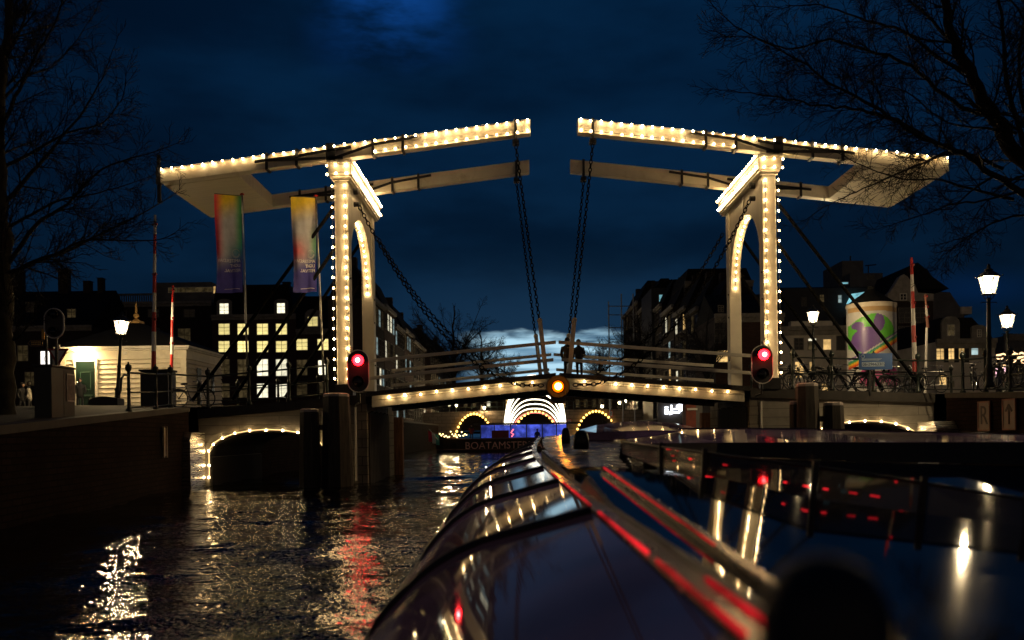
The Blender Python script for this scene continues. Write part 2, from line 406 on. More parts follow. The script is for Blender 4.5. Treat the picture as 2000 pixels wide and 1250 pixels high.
# ================================================================ DRAWBRIDGE
BC = 1.11           # X of the bridge's middle
YF, YR = 27.69, 32.2
def beam_z(s): return 10.90 - 0.12 * (s - 0.71)
def leaf_z(s): return 3.11 - 0.086 * s
bulb_mes = [MB().ball((0, 0, 0), 0.027, 8, 5, sq=(1, 1, 1.15)).mesh('bulb', m_, smooth=True) for m_ in (bulb_m, bulb_m, bulb_m3, bulb_m2)]
farbulb_me = MB().ball((0, 0, 0), 0.135, 8, 5).mesh('bulb', bulb_far, smooth=True)
def string(label, pts, slack=0.012, me=None, cable=0.007, rope=None, group='strings of warm light bulbs'):
    t = thing('light_string', label, 'string lights', pts[0], group=group)
    cp = []
    for i, p in enumerate(pts):
        cp.append(Vector(p) + Vector((0, 0.02, 0.02)))
        if i < len(pts) - 1: cp.append((Vector(p) + Vector(pts[i + 1])) / 2 + Vector((0, 0.02, 0.02 - slack)))
    MB().tube(cp, cable, 4 if rope is None else 6).build('cable', rope or rubber, t)
    for p in pts:
        j = Vector((random.gauss(0, .006), 0, random.gauss(0, .008))) if me is None else Vector((0, 0, 0))
        inst('bulb', me or random.choice(bulb_mes), Vector(p) - Vector(pts[0]) + j, t)
    return t
def row(a, b, step):
    a, b = Vector(a), Vector(b); n = max(1, round((b - a).length / step)); return [a.lerp(b, i / n) for i in range(n + 1)]
def chain(label, pts, ln=0.15, r=0.016, wd=0.040, group='iron chains of the bridge'):
    pts = [Vector(p) for p in pts]
    # resample
    d = [0]
    for a, b in zip(pts[:-1], pts[1:]): d.append(d[-1] + (b - a).length)
    n = int(d[-1] / (ln * 0.8)); mb = MB()
    def at(t):
        for i in range(len(d) - 1):
            if t <= d[i + 1] + 1e-6: return pts[i].lerp(pts[i + 1], (t - d[i]) / max(1e-6, d[i + 1] - d[i]))
        return pts[-1]
    for k in range(n):
        p, q = at(k * d[-1] / n), at((k + 1) * d[-1] / n); u = (q - p).normalized(); c = (p + q) / 2
        a = u.cross(Vector((0, 1, 0))); a = a.normalized() if a.length > 0.05 else Vector((1, 0, 0)); b = u.cross(a)
        sd = a if k % 2 == 0 else (a * 0.35 + b * 0.94)
        ring = []
        for j in range(10):
            th = 2 * math.pi * j / 10
            ring.append(c + u * (ln / 2 * math.cos(th)) + sd * (wd * math.sin(th)))
        mb.tube(ring, r, 5, closed=True)
    o = mb.build('iron_chain', mat('stay_paint', (.006, .006, .006), .8, var=.3, spec=.04), smooth=True); return tag(o, label, 'chain', group)

def half(sd):
    side = 'left' if sd < 0 else 'right'
    fx = lambda s: BC + sd * s
    # ---- portal
    t = thing('bridge_portal', f'cream timber portal with arched inner face and light strings, {side} of the channel', 'bridge portal', (fx(6.42), YF, 2.7), group='portals of the drawbridge')
    for (y0, y1) in ((YF, YF + 0.45), (YR, YR + 0.45)):
        MB().box((fx(6.22), y0, 2.68), (fx(6.63), y1, 9.1)).build('post', cream, t, bevel=0.02)
        MB().box((fx(6.16), y0 - 0.05, 2.66), (fx(6.69), y1 + 0.05, 3.0)).build('plinth', iron, t, bevel=0.01)
    c = MB()
    c.box((fx(6.08), YF - 0.17, 9.24), (fx(6.77), YR + 0.9, 9.60)); c.build('capital_beam', cream, t, bevel=0.02)
    c = MB(); c.box((fx(6.04), YF - 0.21, 9.603), (fx(6.81), YR + 0.94, 9.66)).box((fx(6.12), YF - 0.13, 9.17), (fx(6.73), YR + 0.86, 9.237)).box((fx(6.17), YF - 0.07, 9.103), (fx(6.68), YR + 0.8, 9.167))
    c.build('moulding', cream, t, bevel=0.008)
    # arched panel between the posts
    y0, y1 = YF + 0.45, YR; ym = (y0 + y1) / 2; hw = (y1 - y0) / 2
    prof = []
    for i in range(0, 25):
        a = math.pi * i / 24
        prof.append((ym - hw * 0.995 * math.cos(a), 6.1 + 2.35 * math.sin(a) ** 0.85))
    poly = [(y0, 9.1)] + [(y0, 6.1)] + prof[1:-1] + [(y1, 6.1), (y1, 9.1)]
    pl = MB()
    sa, sb = fx(6.27), fx(6.57)
    n = len(prof)
    for i in range(n - 1):
        (ya, za), (yb, zb) = prof[i], prof[i + 1]
        if i == 0: ya = y0
        if i == n - 2: yb = y1
        pl.hexa([(sa, ya, za), (sb, ya, za), (sb, yb, zb), (sa, yb, zb), (sa, ya, 9.1), (sb, ya, 9.1), (sb, yb, 9.1), (sa, yb, 9.1)])
    pl.build('arched_panel', mat('cream_panel', (0.66, 0.60, 0.48), 0.5, var=0.08, scale=1.5, stretch=(1, 12, 0.5), bump=0.15), t)
    MB().box((fx(6.23), ym - 0.09, 8.45), (fx(6.27) - sd * 0.004, ym + 0.09, 9.1)).build('keystone_strip', cream, t, bevel=0.01)
    # iron fittings on the inner face
    f = MB(); f.tube([(fx(6.16), YF + 0.62, 8.95), (fx(6.02), YF + 0.62, 8.95)], 0.10, 12).tube([(fx(6.16), YF + 0.62, 8.55), (fx(6.0), YF + 0.62, 8.55)], 0.08, 12)
    f.build('chain_pulley', iron, t, smooth=False)
    f = MB()
    for yb in (YF, YR):
        for z in (3.9, 5.4, 6.2): f.tube([(fx(6.19), yb + 0.12, z), (fx(6.22), yb + 0.12, z)], 0.03, 6)
    f.build('bolt', iron, t)
    MB().box((fx(6.18), YF + 0.02, 3.9), (fx(6.219), YF + 0.2, 4.12)).build('plate', mat('brown_plate', (0.10, 0.05, 0.03), 0.5), t)
    # ---- iron stays running back to the bridge ramp
    for lab, (yb, z0, z1, s1) in {'front upper': (YF + 0.2, 8.43, 2.75, 11.05), 'front lower': (YF + 0.2, 7.2, 2.75, 9.85), 'rear upper': (YR + 0.2, 8.3, 3.0, 10.4), 'rear lower': (YR + 0.2, 6.9, 3.0, 9.4)}.items():
        st = MB().tube([(fx(6.64), yb, z0), (fx(s1), yb, z1 - 0.15)], 0.055, 8).tube([(fx(6.60), yb, z0 + 0.04), (fx(6.75), yb, z0 - 0.1)], 0.09, 8)
        o = st.build('iron_stay', mat('stay_paint', (.006, .006, .006), .8, var=.3, spec=.04), smooth=True)
        tag(o, f'black iron stay, {lab} one bracing the {side} portal', 'stay', 'iron stays of the portals')
    # ---- balance frame with counterweight
    t = thing('balance_frame', f'cream balance beams with boxed counterweight on the {side} portal', 'balance beam', (fx(6.42), YF, 9.7), group='balance frames of the drawbridge')
    def sb_beam(y0, y1, s0, s1, h=0.43):
        p = [(fx(s), beam_z(s)) for s in (s0, s1)]
        m_ = MB().hexa([(fx(s0), y0, beam_z(s0) - h), (fx(s1), y0, beam_z(s1) - h), (fx(s1), y1, beam_z(s1) - h), (fx(s0), y1, beam_z(s0) - h),
                        (fx(s0), y0, beam_z(s0)), (fx(s1), y0, beam_z(s1)), (fx(s1), y1, beam_z(s1)), (fx(s0), y1, beam_z(s0))])
        return m_
    for y0 in (YF, YR - 0.37):
        sb_beam(y0, y0 + 0.36, 0.71, 11.85).build('beam', cream, t, bevel=0.015)
        # lower chamfered rail under the outer half
        yb = y0 - 0.025
        zt = lambda s, d: beam_z(s) - d
        for s in (4.55, 5.45, 7.75, 8.65):
            ir = MB().hexa([(fx(s - 0.04), yb - 0.02, zt(s - .04, .47)), (fx(s + 0.04), yb - 0.02, zt(s + .04, .47)), (fx(s + 0.04), y0 + 0.38, zt(s + .04, .47)), (fx(s - 0.04), y0 + 0.38, zt(s - .04, .47)),
                     (fx(s - 0.04), yb - 0.02, zt(s - .04, -.03)), (fx(s + 0.04), yb - 0.02, zt(s + .04, -.03)), (fx(s + 0.04), y0 + 0.38, zt(s + .04, -.03)), (fx(s - 0.04), y0 + 0.38, zt(s - .04, -.03))])
            ir.build('strap', iron, t)
        ir = MB()
        for (s0, d0, s1, d1) in ((4.1, .10, 5.4, .16), (5.35, .14, 6.75, .44), (9.0, .20, 7.6, .20), (7.65, .19, 6.1, .14), (8.7, .20, 6.35, .43)):
            ir.bar((fx(s0), yb - 0.03, zt(s0, d0)), (fx(s1), yb - 0.03, zt(s1, d1)), 0.04, 0.075)
        ir.build('brace', iron, t)
        MB().box((fx(6.58), yb - 0.05, zt(6.7, .45)), (fx(6.86), y0 + 0.40, zt(6.7, -.05))).build('pivot_bracket', iron, t, bevel=0.01)
        ir = MB().box((fx(1.12), yb - 0.025, zt(1.15, .62)), (fx(1.20), y0 + 0.385, zt(1.15, -.03))).box((fx(1.06), yb - 0.02, zt(1.15, .70)), (fx(1.26), y0 + 0.25, zt(1.15, .58)))
        ir.build('hanger', iron, t)
    # counterweight: boarded box between the beams
    s0, s1 = 9.6, 11.85; h = 0.44
    cw = MB()
    ya, yb = YF + 0.362, YR - 0.372
    cw.hexa([(fx(s0), ya, beam_z(s0) - h), (fx(s1), ya, beam_z(s1) - h), (fx(s1), yb, beam_z(s1) - h), (fx(s0), yb, beam_z(s0) - h),
             (fx(s0), ya, beam_z(s0) - .01), (fx(s1), ya, beam_z(s1) - .01), (fx(s1), yb, beam_z(s1) - .01), (fx(s0), yb, beam_z(s0) - .01)])
    cw.build('counterweight', mat('cream_boards', (0.68, 0.62, 0.48), 0.55, var=0.10, scale=2, stretch=(0.4, 9, 0.4), bump=0.25), t, bevel=0.01)
    if sd < 0:
        MB().bar((fx(11.93), YF + .1, 8.55), (fx(11.93), YF + .1, 10.0), 0.10, 0.10).box((fx(11.86), YF + .02, 9.1), (fx(12.0), YF + .18, 9.62)).build('end_bar', iron, t, bevel=0.01)
    # ---- moving leaf
    t = thing('bridge_leaf', f'{side} leaf of the drawbridge, dark plank deck on cream girders with white railings', 'bridge leaf', (fx(5.6), YF, 2.6), group='leaves of the drawbridge')
    lz = leaf_z
    def slab(sa, sb_, y0, y1, d0, d1):
        return [(fx(sa), y0, lz(sa) + d0), (fx(sb_), y0, lz(sb_) + d0), (fx(sb_), y1, lz(sb_) + d0), (fx(sa), y1, lz(sa) + d0),
                (fx(sa), y0, lz(sa) + d1), (fx(sb_), y0, lz(sb_) + d1), (fx(sb_), y1, lz(sb_) + d1), (fx(sa), y1, lz(sa) + d1)]
    for y0 in (YF, YR - 0.2):
        g = MB().hexa(slab(0.10, 5.6, y0, y0 + 0.2, -0.34, 0)).hexa(slab(0.10, 5.6, y0 - 0.03, y0 - 0.001, -0.13, -0.10))
        g.build('girder', cream, t, bevel=0.008)
    MB().hexa(slab(0.06, 5.75, YF - 0.12, YR + 0.12, 0.003, 0.135)).build('plank_deck', deck_wood, t)
    xb = MB()
    for i in range(9): s = 0.4 + i * 0.62; xb.hexa(slab(s, s + 0.14, YF + 0.203, YR - 0.203, -0.24, -0.002))
    xb.build('cross_beam', wood_dark, t)
    for y0 in (YF + 0.05, YR - 0.15):
        rl = thing0('railing', t, (fx(5.6), y0, 2.6))
        e = 6.15 if y0 < 30 else 5.6
        for d in (0.50, 1.02): MB().hexa(slab(0.04 if d > 1 else 0.12, e, y0, y0 + 0.06, d, d + 0.10)).build('rail', mat('white_rail_paint', (0.60, 0.56, 0.48), 0.5, var=0.12), rl, bevel=0.008)
        o = 0.34 if y0 < 30 else 0.39
        ps = MB().bar((fx(o - .13 + .13), y0 - 0.06, lz(o) + 0.02), (fx(o + 0.18), y0 - 0.06, lz(o) + 1.78), 0.13, 0.10, up=(0, 1, 0)); ps.tube([(fx(o + .18), y0 - 0.13, lz(o) + 1.74), (fx(o + .18), y0 + 0.03, lz(o) + 1.74)], 0.08, 10).tube([(fx(o - .02), y0 - .13, lz(o) + .12), (fx(o - .02), y0 - .10, lz(o) + .12)], 0.09, 10)
        ps.build('chain_post', mat('white_rail_paint', (0.60, 0.56, 0.48)), rl)
    # ---- hoist chains
    for nm, y0 in (('front', YF), ('rear', YR - 0.37)):
        o = 0.34 if nm == 'front' else 0.39
        a = Vector((fx(1.16), y0 + 0.1, beam_z(1.16) - 0.72)); b = Vector((fx(o + .2), (YF if nm == 'front' else YR - .15) - 0.02, lz(o) + 1.80))
        chain(f'black iron {nm} hoist chain from {side} balance beam down to its leaf', [a, b])
    # ---- operating chains from the portal down to the middle of the bridge
    for nm, y0, zt_, s1, zt1 in (('front', YF - 0.05, 8.45, 1.15, 2.88), ('rear', YR - 0.3, 8.0, 1.5, 3.5)):
        a = Vector((fx(6.0), YF + .62 if nm == 'front' else YR - .1, 8.5 if nm == 'front' else 8.3)); b = Vector((fx(s1), y0 - 0.12, zt1))
        pts = []
        for i in range(25):
            u = i / 24; p = a.lerp(b, u); p.z -= 4 * (1.05 if nm == 'front' else 0.75) * u * (1 - u); pts.append(p)
        if nm == 'front': pts.append(Vector((fx(0.45), YF - 0.25, 2.86)))
        chain(f'sagging black {nm} chain from {side} portal to the deck middle', pts, ln=0.17, r=0.017, wd=0.048)
    # ---- light strings
    yb = YF - 0.085
    string(f'light string along top edge of the {side} balance beam', [(fx(s), yb, beam_z(s) - 0.06) for s in [0.80 + 0.305 * i for i in range(37)]])
    string(f'light string along lower edge of the {side} balance beam near its tip', [(fx(s), yb, beam_z(s) - 0.385) for s in [0.80 + 0.305 * i for i in range(16)]])
    string(f'light string up the outer edge of the {side} portal front post', [(fx(6.71), YF - 0.0, 3.15 + 0.305 * i) for i in range(22)])
    string(f'light string up the inner edge of the {side} portal front post', [(fx(6.30), yb, 3.15 + 0.305 * i) for i in range(20)])
    string(f'light string along upper inner edge of the {side} portal capital', row((fx(6.0), YF - .05, 9.63), (fx(6.0), YR + 0.8, 9.63), 0.26))
    string(f'light string along lower inner edge of the {side} portal capital', row((fx(6.03), YF - .05, 9.33), (fx(6.03), YR + 0.8, 9.33), 0.26))
    string(f'short light string round the front end of the {side} portal capital', [(fx(6.24), YF - 0.225, 9.54), (fx(6.54), YF - 0.225, 9.54), (fx(6.83), YF - .1, 9.54), (fx(6.83), YF - .1, 9.28), (fx(6.54), YF - .225, 9.28), (fx(6.24), YF - .225, 9.28)])
    pts = []
    for i in range(14):
        a = math.pi * (0.5 + 0.5 * i / 14)
        pts.append((fx(6.42), ym - hw * 0.995 * math.cos(a) - 0.05, 6.05 + 2.35 * math.sin(a) ** 0.85 - 0.03))
    string(f'curved light string inside the arch of the {side} portal', pts)
    string(f'light string along the girder of the {side} bridge leaf', [(fx(0.78 + 0.477 * i), yb - 0.02, leaf_z(0.78 + 0.477 * i) - 0.075) for i in range(10)])
def thing0(name, parent, loc):
    o = bpy.data.objects.new(name, None); C.objects.link(o); o.parent = parent; o.location = Vector(loc) - parent_off(parent); return o
half(-1); half(1)

# ---------------------------------------------------------------- abutments with their side arches
def abutment(sd, xa, xb, zt_a, zt_b, ax0, ax1, spring, rise, xpier):
    side = 'left' if sd < 0 else 'right'
    t = thing('bridge_abutment', f'pale masonry abutment with a low water arch, {side} of the channel', 'abutment', ((xa + xb) / 2, YF, 0), group='abutments of the drawbridge')
    y0, y1 = YF + 0.1, YR + 1.1
    ztop = lambda x: lerp(zt_a, zt_b, (x - xa) / (xb - xa))
    def az_(x):
        if x <= ax0 or x >= ax1: return -0.8
        u = (x - (ax0 + ax1) / 2) / ((ax1 - ax0) / 2)
        return spring + rise * math.sqrt(max(0, 1 - u * u)) ** 0.9 if abs(u) < 1 else spring
    xs = [xa + (ax0 - xa) * i / 3 for i in range(4)] + [ax0 + (ax1 - ax0) * i / 28 for i in range(1, 28)] + [ax1 + (xb - ax1) * i / 3 for i in range(4)]
    w_ = MB()
    for a, b in zip(xs[:-1], xs[1:]):
        inside = a >= ax0 - 1e-6 and b <= ax1 + 1e-6
        za = max(az_(a), spring) if inside else -0.8; zb = max(az_(b), spring) if inside else -0.8
        w_.hexa([(a, y0, za), (b, y0, zb), (b, y1, zb), (a, y1, za), (a, y0, ztop(a) - 0.28), (b, y0, ztop(b) - 0.28), (b, y1, ztop(b) - 0.28), (a, y1, ztop(a) - 0.28)])
    w_.build('wall', stone, t)
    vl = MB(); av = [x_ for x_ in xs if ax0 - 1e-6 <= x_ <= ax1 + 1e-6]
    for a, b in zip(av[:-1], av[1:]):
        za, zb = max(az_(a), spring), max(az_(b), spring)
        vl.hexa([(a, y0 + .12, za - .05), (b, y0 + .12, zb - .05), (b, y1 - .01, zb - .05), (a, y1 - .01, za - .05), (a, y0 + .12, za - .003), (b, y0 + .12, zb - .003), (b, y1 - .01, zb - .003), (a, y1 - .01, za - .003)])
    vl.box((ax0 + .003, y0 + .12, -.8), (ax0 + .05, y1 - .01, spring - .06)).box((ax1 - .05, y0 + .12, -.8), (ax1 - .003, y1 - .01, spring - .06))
    vl.build('vault', mat('dark_vault_brick', (.014, .011, .009), .95, var=.4, scale=4, bump=.4), t)  # dark brick lining inside the arch
    ed = MB().hexa([(xa, y0 - 0.09, ztop(xa) - 0.277), (xb, y0 - 0.09, ztop(xb) - 0.277), (xb, y1 + .09, ztop(xb) - 0.277), (xa, y1 + .09, ztop(xa) - 0.277),
                    (xa, y0 - 0.09, ztop(xa)), (xb, y0 - 0.09, ztop(xb)), (xb, y1 + .09, ztop(xb)), (xa, y1 + .09, ztop(xa))])
    ed.build('deck_edge', mat('dark_deck_edge', (0.035, 0.03, 0.026), 0.7, var=0.4), t)
    # stone quoin, timber fender and second quoin on the channel side of the pier
    inn = xpier
    MB().box((inn - sd * 0.02, y0 - 0.02, -0.8), (inn + sd * 0.26, y0 + 0.24, ztop(inn) - 0.282)).build('quoin', blocks, t)
    MB().box((inn - sd * .02, y0 + 4.4, -0.8), (inn + sd * .26, y1 + 0.3, ztop(inn) - 0.282)).build('quoin', blocks, t)
    fd = MB()
    for i in range(14):
        ya = y0 + 0.26 + i * 0.295
        fd.box((inn - sd * 0.06, ya, -0.5), (inn, ya + 0.27, 2.15 + 0.03 * (i % 3)))
    fd.build('fender_board', wood_dark, t)
    MB().box((inn - sd * 0.32, y1 + 0.35, -0.6), (inn + sd * 0.1, y1 + 0.75, 2.1)).box((inn - sd * 0.33, y1 + 0.34, 1.75), (inn + sd * .11, y1 + .76, 1.82)).build('timber_pile', wood_warm, t)
    # corner pipe on the front face
    MB().tube([(inn + sd * 0.32, y0 - 0.03, 0.1), (inn + sd * 0.32, y0 - 0.03, 2.3)], 0.035, 8).tube([(inn + sd * 1.3, y0 - 0.03, 0.1), (inn + sd * 1.3, y0 - .03, 2.2)], 0.04, 8).build('corner_strip', white_paint, t)
    # bulbs round the arch
    pts = [(ax0 + 0.02, y0 - 0.07, 0.25), (ax0 + 0.02, y0 - .07, 0.62)]
    for i in range(11):
        th = math.pi * (1 - (i + 0.5) / 11)
        u = math.cos(th); xx = (ax0 + ax1) / 2 + u * (ax1 - ax0) / 2
        pts.append((xx, y0 - 0.07, spring + rise * math.sin(th) ** 0.9 + 0.02))
    pts += [(ax1 - 0.02, y0 - .07, 0.62), (ax1 - .02, y0 - .07, 0.25)]
    string(f'light string outlining the water arch in the {side} abutment', pts, cable=0.013, slack=.004, rope=emit('rope_light', (1.0, .62, .24), 2.2))
abutment(-1, -9.74, -4.68, 2.30, 2.68, -9.44, -5.93, 0.92, 0.72, -4.68)
abutment(1, 6.9, 12.44, 2.70, 2.46, 8.62, 12.05, 0.92, 0.72, 6.9)
# steel corner guards
for side, (xa, xb, sd) in {'left': (-9.78, -9.49, -1), 'right': (11.85, 12.45, 1)}.items():
    g = MB()
    prof = [(26.5, 1.62), (26.32, 1.42), (26.26, 1.0), (26.2, 0.5), (26.15, -0.4)]
    for (ya, za), (yb, zb) in zip(prof[:-1], prof[1:]):
        sp = lambda z: 0.10 * (1.8 - z) / 2.2
        g.hexa([(xa - sp(zb) * .3, yb, zb), (xb + sp(zb) * (1 if sd < 0 else .3), yb, zb), (xb, 27.6, zb), (xa, 27.6, zb), (xa - sp(za) * .3, ya, za), (xb + sp(za) * (1 if sd < 0 else .3), ya, za), (xb, 27.6, za), (xa, 27.6, za)])
    tag(g.build('corner_guard', steel, bevel=0.01), f'curved steel guard on the quay corner beside the {side} water arch', 'corner guard', 'steel quay guards')
# timber mooring piles standing in the water in front of the abutments
def piles(px_list, ys):
    for lab, (px, wd, yt, Y) in px_list.items():
        x = X(px, Y, 850); z = Z(px, yt, Y)
        t = thing('mooring_pile', lab, 'pile', (x, Y, 0), group='timber piles in front of the bridge')
        m_ = MB().lathe([(wd * .80, -0.8), (wd * .72, 1.0), (wd * 0.64, z - 0.12), (wd * .60, z - 0.1)], (x, Y, 0), 8, rot=R(22.5))
        m_.build('post', wood_dark, t)
        MB().lathe([(wd * .62, z - 0.098), (wd * .62, z - 0.03), (wd * .5, z)], (x, Y, 0), 8, rot=R(22.5)).build('cap', mat('pale_cap', (0.42, 0.36, 0.32), 0.6, var=0.2), t)
piles({'tall broad timber pile nearest the left portal': (658, 0.60, 768, 26.5), 'shorter timber pile in front of the left water arch': (605, 0.42, 798, 26.4),
       'tall timber pile below the right portal': (1577, 0.50, 748, 26.5), 'shorter timber pile in front of the right water arch': (1628, 0.44, 785, 26.4), 'slim short timber pile by the right pier': (1552, 0.2, 783, 26.6)}, None)
for side, (a, b, y) in {'left': (605, 655, 835), 'right': (1580, 1625, 818)}.items():
    p, q = U(a, y, 26.45), U(b, y, 26.45)
    tag(MB().bar(p, q, 0.14, 0.16).build('tie_beam', wood_dark), f'dark beam tying the {side} pair of piles', 'beam')

# ---------------------------------------------------------------- signals
red_lens = emit('red_signal_glow', (1.0, 0.005, 0.009), 24.0)
red_core = emit('red_signal_core', (1.0, 0.10, 0.10), 60.0)
def stadium(cx, cz, w2, h2, n=10):
    pts = []; st = h2 - w2
    for i in range(n + 1): a = math.pi * i / n; pts.append((cx + w2 * math.cos(a), cz + st + w2 * math.sin(a)))
    for i in range(n + 1): a = math.pi + math.pi * i / n; pts.append((cx + w2 * math.cos(a), cz - st + w2 * math.sin(a)))
    return pts
def disc(mb, c, r, y0, y1, n=20, dome=0.0):
    x, z = c; rings = [(r, y0), (r * 0.9, y0 - dome * .5), (r * 0.55, y0 - dome * 0.9), (0.001, y0 - dome)]
    vs = []; fs = []
    for rr, y in rings:
        for k in range(n): t = 2 * math.pi * k / n; vs.append((x + rr * math.cos(t), y, z + rr * math.sin(t)))
    for i in range(3):
        for k in range(n): fs.append((i * n + k, i * n + (k + 1) % n, (i + 1) * n + (k + 1) % n, (i + 1) * n + k))
    mb.add(vs, fs)
def signal(label, px, py, lx, ly, w2, h2, Y, lit, lensr=0.16, group='oval boat signals', foot=None):
    c = U(px, py, Y); t = thing('boat_signal', label, 'signal light', c, group=group)
    MB().prism(stadium(c.x, c.z, w2, h2), Y - 0.03, Y + 0.03).build('backing_board', black_board, t)
    ring = [(x, Y - 0.03, z) for x, z in stadium(c.x, c.z, w2, h2)]
    MB().tube(ring, 0.016, 6, closed=True).build('rim', white_paint, t)
    for k, zz in enumerate((ly, 2 * py - ly)):
        l = U(lx if k == 0 else px, zz, Y)
        hood = MB()
        n = 16; vs = []; fs = []
        for i in range(n + 1):
            a = math.pi * (-0.1 + 1.2 * i / n)
            for (rr, yy_) in ((lensr + .02, Y - 0.03), (lensr + .02, Y - 0.12)): vs.append((l.x + rr * math.cos(a), yy_, l.z + rr * math.sin(a)))
        for i in range(n): fs.append((2 * i, 2 * i + 1, 2 * i + 3, 2 * i + 2))
        hood.add(vs, fs).build('hood', black_board, t)
        d = MB(); disc(d, (l.x, l.z), lensr, Y - 0.035, 0, dome=0.10)
        if lit and k == 0:
            ls = d.build('lens', red_lens, t, smooth=True)
            e = MB(); disc(e, (l.x, l.z), lensr * 0.42, Y - 0.137, 0, dome=0.04); e.build('lamp', red_core, ls, smooth=True)
        else: d.build('lens', glass_dark, t, smooth=True)
    br = MB().tube([(c.x, Y + 0.04, c.z - h2 * .8), (c.x, Y + .1, c.z - h2 - .3), (c.x - 0.12, Y + .3, c.z - h2 - .35)] if foot is None else [(c.x, Y + 0.06, c.z + h2 * .6), (c.x, Y + .06, foot)], 0.035, 8)
    br.build('bracket', iron, t)
signal('red boat signal shining on the left portal post', 700, 725, 700, 704, 0.31, 0.62, 27.1, True)
signal('red boat signal shining on the right portal post', 1488, 712, 1491, 693, 0.31, 0.56, 27.1, True)
signal('unlit oval boat signal with pale rim over the yield sign', 107, 632, 107, 615, 0.215, 0.33, 20.5, False, 0.09, foot=1.9)
# amber light hung between the leaves
c = U(1090, 755, 27.35); t = thing('amber_signal', 'round amber warning light hanging between the two bridge leaves', 'signal light', c)
d = MB(); d.lathe([(0.33, 0), (0.35, 0.03), (0.33, 0.08)], (0, 0, 0), 28); d.v = [(c.x + a, 27.42 - z, c.z + b) for a, b, z in d.v]
d.f = [f[::-1] for f in d.f]; d.build('backing_board', mat('dark_board', (0.022, 0.018, 0.016), 0.8, spec=.1), t)
d = MB().box((c.x - .22, 27.42, c.z - .5), (c.x + .22, 27.6, c.z + .2)); d.build('housing', black_board, t)
d = MB(); disc(d, (c.x, c.z), 0.17, 27.33, 0, dome=0.10); l = d.build('lens', emit('amber_glow', (1.0, 0.13, 0.0), 3.2), t, smooth=True)
d = MB(); disc(d, (c.x, c.z), 0.10, 27.22, 0, dome=0.05); d.build('lamp', emit('amber_core', (1.0, 0.34, 0.035), 130.0), l, smooth=True)

# ---------------------------------------------------------------- iron railings on the ramps
def rail_post(mb, x, y, z, h=1.1, r=0.05, big=True):
    k = 1.0 if big else 0.75
    mb.lathe([(r * 1.7 * k, 0), (r * 1.7 * k, .07), (r * k, .12), (r * .85 * k, h * .5), (r * 1.2 * k, h * .52), (r * .85 * k, h * .56), (r * .8 * k, h - .10), (r * 1.5 * k, h - .05), (r * 1.7 * k, h + .0), (r * 1.5 * k, h + .06), (r * .4, h + .10), (r * .5, h + .13), (r * .1, h + .15)], (x, y, z), 8)
def railing(label, pts, smallmid=True):
    t = thing('iron_railing', label, 'railing', pts[0], group='iron railings on the bridge ramps')
    for p in pts:
        m_ = MB(); rail_post(m_, *p); m_.build('post', darkgreen, t, smooth=True)
    for h in (0.98, 0.50, 0.12):
        MB().tube([Vector(p) + Vector((0, 0, h)) for p in pts], 0.028 if h > .9 else 0.02, 6).build('rail', darkgreen, t, smooth=True)
    return t
def ramp_l(x): return lerp(2.30, 2.68, (x + 9.74) / 5.06)
def ramp_r(x): return lerp(2.70, 2.46, (x - 6.9) / 5.54)
yb = YF + 0.12
t = railing('dark iron railing along the front of the left bridge ramp curling down to the quay', [(x, yb, ramp_l(x)) for x in (-5.85, -7.0, -8.2, -9.45)] + [(-10.0, 26.3, 2.3), (-9.75, 24.6, 2.19), (-9.62, 22.6, 2.09)])
MB().tube([(-9.62, 22.6, 3.0), (-9.6, 22.3, 3.0), (-9.6, 22.15, 2.9), (-9.6, 22.1, 2.6), (-9.6, 22.0, 2.5)], 0.03, 6).build('curled_end', darkgreen, t, smooth=True)
railing('dark iron railing along the back of the left bridge ramp', [(x, YR + 1.0, ramp_l(max(-9.7, x))) for x in (-5.9, -7.3, -8.75, -10.2, -11.6, -13)])
railing('dark iron railing along the front of the right bridge ramp hung with bicycles', [(x, yb, ramp_r(min(x, 12.4))) for x in (8.2, 9.38, 10.65, 11.98)] + [(12.75, 26.6, 2.4), (12.8, 25.4, 2.35), (12.85, 24.2, 2.3), (12.9, 22.8, 2.25)])
railing('dark iron railing along the back of the right bridge ramp', [(x, YR + 1.0, ramp_r(min(12.4, x))) for x in (8.3, 9.7, 11.1, 12.5, 14.0, 15.5)])
# blue notice board on the right railing
c = U(1710, 706, YF - 0.05); t = thing('notice_board', 'blue notice board with a phone number on the right railing', 'sign', c)
MB().box((c.x - .50, c.y - .02, c.z - .245), (c.x + .50, c.y + .02, c.z + .245)).build('panel', mat('blue_sign', (0.006, 0.055, 0.20), 0.45, var=0.08), t)
m_ = MB().box((c.x - .42, c.y - .026, c.z - .15), (c.x + .26, c.y - .022, c.z - .02)); m_.build('number_strip', mat('pale_blue_strip', (0.25, 0.33, 0.42), 0.5), t)
m_ = MB(); put_text(m_, '06-29663302', 0.13, lambda v: (c.x + v.x - 0.06, c.y - .03 - v.z, c.z + v.y - .085)); m_.build('number_text', mat('navy_ink', (0.005, 0.02, 0.08), 0.6), t)
ring = [(c.x - .39 + .05 * math.cos(a), c.y - .028, c.z + .15 + .05 * math.sin(a)) for a in [i * .42 for i in range(15)]]
m_ = MB().tube(ring, 0.008, 4, closed=True)
for i in range(3): m_.box((c.x - .42, c.y - .028, c.z + .03 + i * .022), (c.x + .1 + .04 * i, c.y - .022, c.z + .04 + i * .022))
m_.build('emblem', mat('pale_ink', (0.35, 0.45, 0.55), 0.5), t)
MB().bar((c.x - .15, c.y + .05, c.z - 1.0), (c.x - .15, c.y + .05, c.z + .1), .05, .05).build('support', iron, t)

